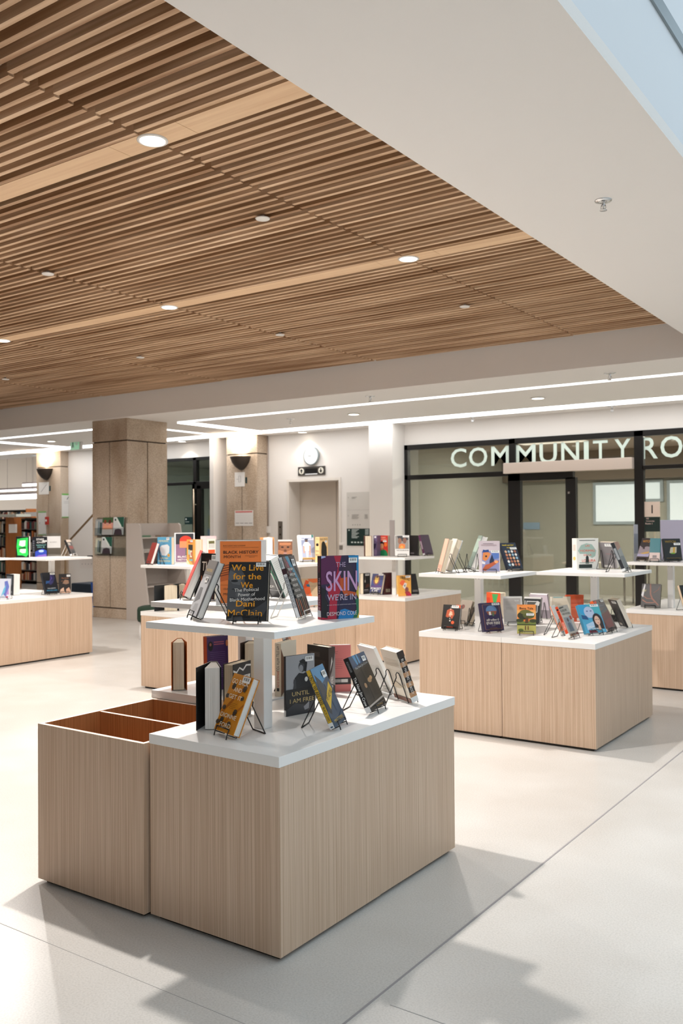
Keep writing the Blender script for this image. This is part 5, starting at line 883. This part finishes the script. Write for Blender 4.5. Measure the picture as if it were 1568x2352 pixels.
for y_, z_, l in ((10.3,0.838,'black rounded item on the grey sloping shelves'),):
    bm = BM(); lathe(bm, [(0.0005,0.0),(0.09,0.0),(0.10,0.06),(0.07,0.13),(0.0005,0.14)], 20); o = obj('bag', bm, mat(0x151515, 0.6)); o.location = (-10.72, y_, z_); tag(o, l, 'bag')
for y_, z_, w_, l in ((9.95,1.298,.2,'low stack of green-edged leaflets on the top grey shelf'),(10.35,1.298,.16,'brown leaflets on the top grey shelf'),(9.95,1.078,.2,'small white leaflet pile on the second grey shelf')):
    tag(bx('leaflet_pile', (-10.85,y_-w_/2,z_,-10.72,y_+w_/2,z_+0.03), mat({'l':0x6a8a70,'b':0x8a7868,'s':0xd9d4cc}[l[0]], 0.6)), l, 'leaflets')
# brochure racks on the pillar's front
Yr = 9.75
def rack(px0, py0, px1, py1, label):
    a, b = at_y(px0, py1, Yr-0.05), at_y(px1, py0, Yr-0.05)
    th = thing('brochure_holder', label, 'brochure holder', (a.x, Yr, a.z)); w_, h_ = b.x-a.x, b.z-a.z
    bx('back', (0,-0.008,0,w_,-0.004,h_), M_ACR, th); bx('front_lip', (0,-0.06,0,w_,-0.057,h_*0.45), M_ACR, th); bx('base', (0,-0.057,0,w_,-0.008,0.004), M_ACR, th)
def brochure(px0, py0, px1, py1, label, col, items):
    a, b = at_y(px0, py1, Yr-0.05), at_y(px1, py0, Yr-0.05); w_, h_ = b.x-a.x, b.z-a.z
    th = thing('brochure', label, 'brochure', (a.x, Yr-0.05, a.z+0.004), (-0.08,0,0))
    bx('cover', (0,-0.004,0,w_,0,h_), mat(col, 0.4), th); pr = Print(); pr.draw(items, lambda u,v,d: (u*w_, -0.004-d*2, v*h_), w_, h_); pr.finish(th)
rack(218,1188,288,1232,'upper clear brochure holder on the big pillar'); rack(218,1234,288,1276,'lower clear brochure holder on the big pillar')
ST_ = lambda c: [Rr(.1,.1,.35,.9,c),Rr(.4,.15,.62,.85,0x8a9ca4),Rr(.68,.1,.95,.8,0x4a5c5a)]
brochure(218,1193,233.5,1230,'stack of grey-green leaflets at the left of the upper brochure holder',0xa9aeb0,ST_(0xc4c8c4))
brochure(234.5,1189,258,1229,'pink brochure with two people on the big pillar',0xe0a49a,[Rr(0,.7,1,1,0x4a6a44),E(.25,.75,.12,.12,0x8a4c34),E(.7,.75,.12,.12,0x5c2c28),P([(0,.3),(.25,.66),(.5,.5),(.75,.66),(1,.3)],0xf0a888),Rr(0,0,1,.32,0xe9e4e2)])
GW = [P([(.2,1),(1,1),(1,.4),(.7,.5)],0x2c5c4c),P([(.1,1),(.3,1),(.8,.5),(.7,.45)],0xe6efe9),E(.2,.85,.08,.06,0x1c3c34),P([(.1,.0),(.2,.3),(.5,.35),(.8,.3),(.9,0)],0x5a4a54)]
brochure(259,1188,283,1229,'green and white brochure in the upper holder',0xd9dcdc,GW)
brochure(218,1236,231,1273,'stack of pale leaflets at the left of the lower brochure holder',0xc4c4b4,ST_(0xd8dcc8))
brochure(232,1234,256,1272,'green and white brochure in the lower holder',0xd9dcdc,GW)
# green stool
th = thing('stool', 'round dark green upholstered stool with white legs left of the table behind', 'stool', (-8.75, 8.3, 0))
bm = BM(); lathe(bm, [(0.0005,.24),(.24,.24),(.25,.27),(.25,.39),(.24,.42),(.2,.435),(.0005,.44)], 36); obj('seat', bm, mat(0x16301f, 0.8), th)
for a in (45,135,225,315):
    bm = BM(); tube(bm, [(.2*math.cos(R(a)),.2*math.sin(R(a)),.24),(.21*math.cos(R(a)),.21*math.sin(R(a)),0)], 0.018, 10); obj('leg', bm, mat(0xe9e7e4, 0.4), th)
# lounge chair and desk seen left of the pillar
p = at_z(190,1400,0); Yc = 11.4
def rel(px, py, Y): return at_y(px, py, Y)
a, b = rel(163,1362,Yc), rel(222,1342,Yc); th = thing('lounge_chair', 'dark navy lounge chair half hidden by the big pillar', 'chair', (a.x, Yc, 0)); w_ = b.x-a.x+0.25
zs0 = a.z; zs1 = b.z
bx('seat', (0,0,zs0,w_,0.65,zs1), mat(0x1d2b3a, 0.7), th, 0.02); zb = rel(200,1306,Yc).z; bx('backrest', (0.28,0.45,zs1,w_,0.62,zb), mat(0x162230, 0.7), th, 0.02)
for dx in (0.04, w_-0.06):
    for dy in (0.04, 0.58): bx('leg', (dx,dy,0,dx+0.03,dy+0.03,zs0), mat(0x22272c, 0.5), th)
a, b = at_z(213,1414,0), at_z(219,1414,0)
th = thing('lounge_chair', 'bright blue chair edge just left of the big pillar foot', 'chair', (-12.15, 10.0, 0))
q0 = at_y(208,1338,10.0); bm = BM(); prism(bm, [(q0.x+12.15,q0.z),(0.37,q0.z),(0.37,0.0),(at_y(215.5,1414,10.0).x+12.15,0.0)], 0.0, 0.03, axis='y'); obj('side_panel', bm, mat(0x1e4c9a, 0.5), th)
bm = BM(); box(bm, q0.x+12.17,0.03,q0.z-0.2,0.35,0.3,q0.z-0.05); obj('seat', bm, mat(0x1e4c9a, 0.6), th)
Yd = 12.6; a, b = rel(183,1305,Yd), rel(240,1283,Yd); th = thing('desk', 'white desk edge with a row of small round holes left of the big pillar', 'desk', (a.x, Yd, 0)); w_ = b.x-a.x
bx('apron', (0,0,a.z,w_,0.02,b.z), mat(0xe4dcd6, 0.5), th); bx('desktop', (0,0,b.z,w_,0.6,b.z+0.02), mat(0xe4dcd6, 0.5), th); bx('leg', (0.02,0.5,0,0.06,0.54,b.z), mat(0xd0c8c0, 0.5), th); bx('leg', (w_-0.06,0.5,0,w_-0.02,0.54,b.z), mat(0xd0c8c0, 0.5), th); bx('side_panel', (w_-0.02,0.02,0,w_,0.6,a.z+0.05), mat(0xe4dcd6, 0.5), th)
bm = BM()
for i in range(4): q = rel(189+7*i,1295.5,Yd); tube(bm, [(q.x-a.x,0.001,q.z),(q.x-a.x,-0.002,q.z)], 0.008, 10)
obj('hole', bm, M_BLACK, th)
tag(bx('device', (a.x+0.12,Yd+0.1,b.z+0.021,b.x,Yd+0.3,b.z+0.05), M_BLACK), 'flat black device on the white desk', 'device')
# handrail
a, b = at_y(150,1252,12.0), at_y(216,1180,12.0); bm = BM(); tube(bm, [a, b, b+(b-a)*0.3], 0.022, 10); tube(bm, [a, (a.x, a.y, 0)], 0.02, 10)
tag(obj('handrail', bm, mat(0x8a6c48, 0.5)), 'wooden stair handrail rising towards the big pillar', 'handrail')
# push-button post beside the lift
a = at_y(778,1247,12.9); b = at_y(788,1247,12.9); th = thing('push_button_post', 'white push-button post in front of the lift door', 'post', (a.x, 12.9, 0))
bx('post_body', (0,0,0,b.x-a.x,0.08,a.z), mat(0xe6dfd8, 0.5), th, 0.006); bx('button', (0.01,-0.004,a.z-0.12,b.x-a.x-0.01,0,a.z-0.04), M_STEEL, th)
# bookcases
def bookcase(x0, x1, y0, H, rows, label, wood=0x9a5a24, blabel=''):
    D = 0.42; th = thing('bookcase', label, 'bookcase', ((x0+x1)/2, y0, 0)); ox = th.location.x; wm = noisy('brown_laminate', 0x8a4f20, 0xa8642c, 1, (60,60,2), 0.5)
    bx('end_panel', (x1-0.03-ox,0,0,x1-ox,D,H), wm, th, 0.004); bx('end_panel', (x0-ox,0,0,x0+0.03-ox,D,H), wm, th); bx('back_panel', (x0+0.03-ox,D/2,0,x1-0.03-ox,D/2+0.02,H-0.03), mat(0x2a221d, 0.8), th)
    for i in range(rows+1):
        z_ = 0.1 + (H-0.15)*i/rows; bx('shelf', (x0+0.03-ox,0.01,z_-0.02,x1-0.03-ox,D-0.01,z_), mat(0x5f5853 if i < rows else 0x33302e, 0.5), th)
    return [0.1+(H-0.15)*i/rows for i in range(rows)]
BC = (0x8a3c2c,0x2c2a2a,0xd8cfc4,0xc8743c,0x3c5c6c,0xe6e0d8,0x4a3c38,0xb4a08c,0x1f2a3a,0x6c7c6c,0xd9b08c,0x7c2c34,0xf0ece4,0x2c6c64)
PB_ = []
for c in BC:
    bm = BM(); box(bm, 0,0,0,1,1,1); me = bpy.data.meshes.new('book'); bmesh.ops.recalc_face_normals(bm, faces=bm.faces); bm.to_mesh(me); bm.free(); me.materials.append(mat(c, 0.5)); PB_.append(me)
def fill(x0, x1, y0, zs_, label, group, gap=1.0, hh=(0.19,0.27)):
    for z_ in zs_:
        x = x0 + 0.01
        while x < x1-0.06:
            w_ = random.uniform(0.022, 0.055)*gap; h_ = random.uniform(*hh)
            if random.random() < 0.92:
                o = bpy.data.objects.new('book', random.choice(PB_)); COL.objects.link(o)
                o.location = (x, y0+0.015+random.uniform(0,0.02), z_+0.0005); o.scale = (w_, 0.16, h_); tag(o, label, 'book', group)
            x += w_ + 0.002
xA = at_y(14,1250,12.9).x; zs_ = bookcase(xA-1.2, xA, 12.9, 1.69, 5, 'orange-brown bookcase end with a white card, cut by the left edge of the photo')
fill(xA-0.75, xA-0.03, 12.9, zs_, 'spine-out book packed in the bookcase at the left edge of the photo', 'books in the left edge bookcase')
q = at_x(20,1224,xA+0.001); r_ = at_x(39,1204,xA+0.001)
tag(bx('notice', (xA+0.001, q.y, q.z, xA+0.004, r_.y, r_.z), mat(0xeeeae6, 0.6)), 'white card on the orange-brown bookcase end', 'notice')
xB0 = at_y(40,1250,14.3).x; xB1 = at_y(100,1250,14.3).x; zs_ = bookcase(xB0, xB1, 14.3, 1.72, 6, 'dark bookcase seen between the brown bookcase end and the far left pillar')
fill(xB0+0.03, at_y(90,1250,14.3).x, 14.3, zs_, 'spine-out book packed in the bookcase beside the far left pillar', 'books in the bookcase beside the far left pillar', 1.3, (0.15,0.21))
xC1 = at_y(60,1170,19.5).x; zs_ = bookcase(xC1-2.6, xC1, 19.5, 2.08, 6, 'tall bookcase far behind, only its top row seen at the left edge')
fill(xC1-1.9, xC1-0.03, 19.5, zs_[-1:], 'spine-out book in the top row of the tall far bookcase', 'books on top of the far bookcase', 1.6, (0.2,0.29))
p = at_z(70,1345,0)
a = at_y(0,1187,12.7); b = at_y(37,1180,12.7); tag(bx('book_tray', (a.x-0.3,12.7,1.70,b.x,13.1,1.76), mat(0xe2e8e0, 0.4)), 'pale tray lying on top of the brown bookcase', 'tray')
a = at_y(52,1188,14.2); b = at_y(88,1176,14.2); tag(bx('shelf_sign', (a.x,14.25,1.725,b.x+0.1,14.27,b.z), mat(0xe2dedb, 0.5)), 'wide white shelf sign on top of the dark bookcase', 'sign')
# pendant lights
M_PEN = emis(0xffffff, 4.0, 'pendant_tube')
for i, (px0, px1, py0, py1, Y) in enumerate(((-60,100,1122,1132,17.0),(-60,100,1134,1150,15.2),(54,100,1110,1117,20.0))):
    a, b = at_y(px0, py1, Y), at_y(px1, py0, Y)
    th = thing('pendant_light', ('long glowing pendant tube light at left, middle one of three','lowest and brightest glowing pendant light at the left edge','short farthest pendant light beside the far left pillar')[i], 'ceiling light', (a.x, Y, a.z)); w_ = b.x-a.x; h_ = b.z-a.z
    bx('diffuser', (0,-0.06,0,w_,0.06,h_), M_PEN, th, 0.01); bx('housing', (0,-0.05,h_,w_,0.05,h_+0.06), mat(0xb9aeb0, 0.5), th)
    bm = BM(); [tube(bm, [(w_*f,0,h_+0.06),(w_*f,0,4.6-a.z)], 0.004, 6) for f in (0.15,0.5,0.85)]; obj('cable', bm, mat(0x8a8080, 0.5), th)
for x, y in ((-24,18),(-21,21),(-27,22)): area((x, y, 4.5), 3, 1.2, 120)
# soft general light of the rear rooms
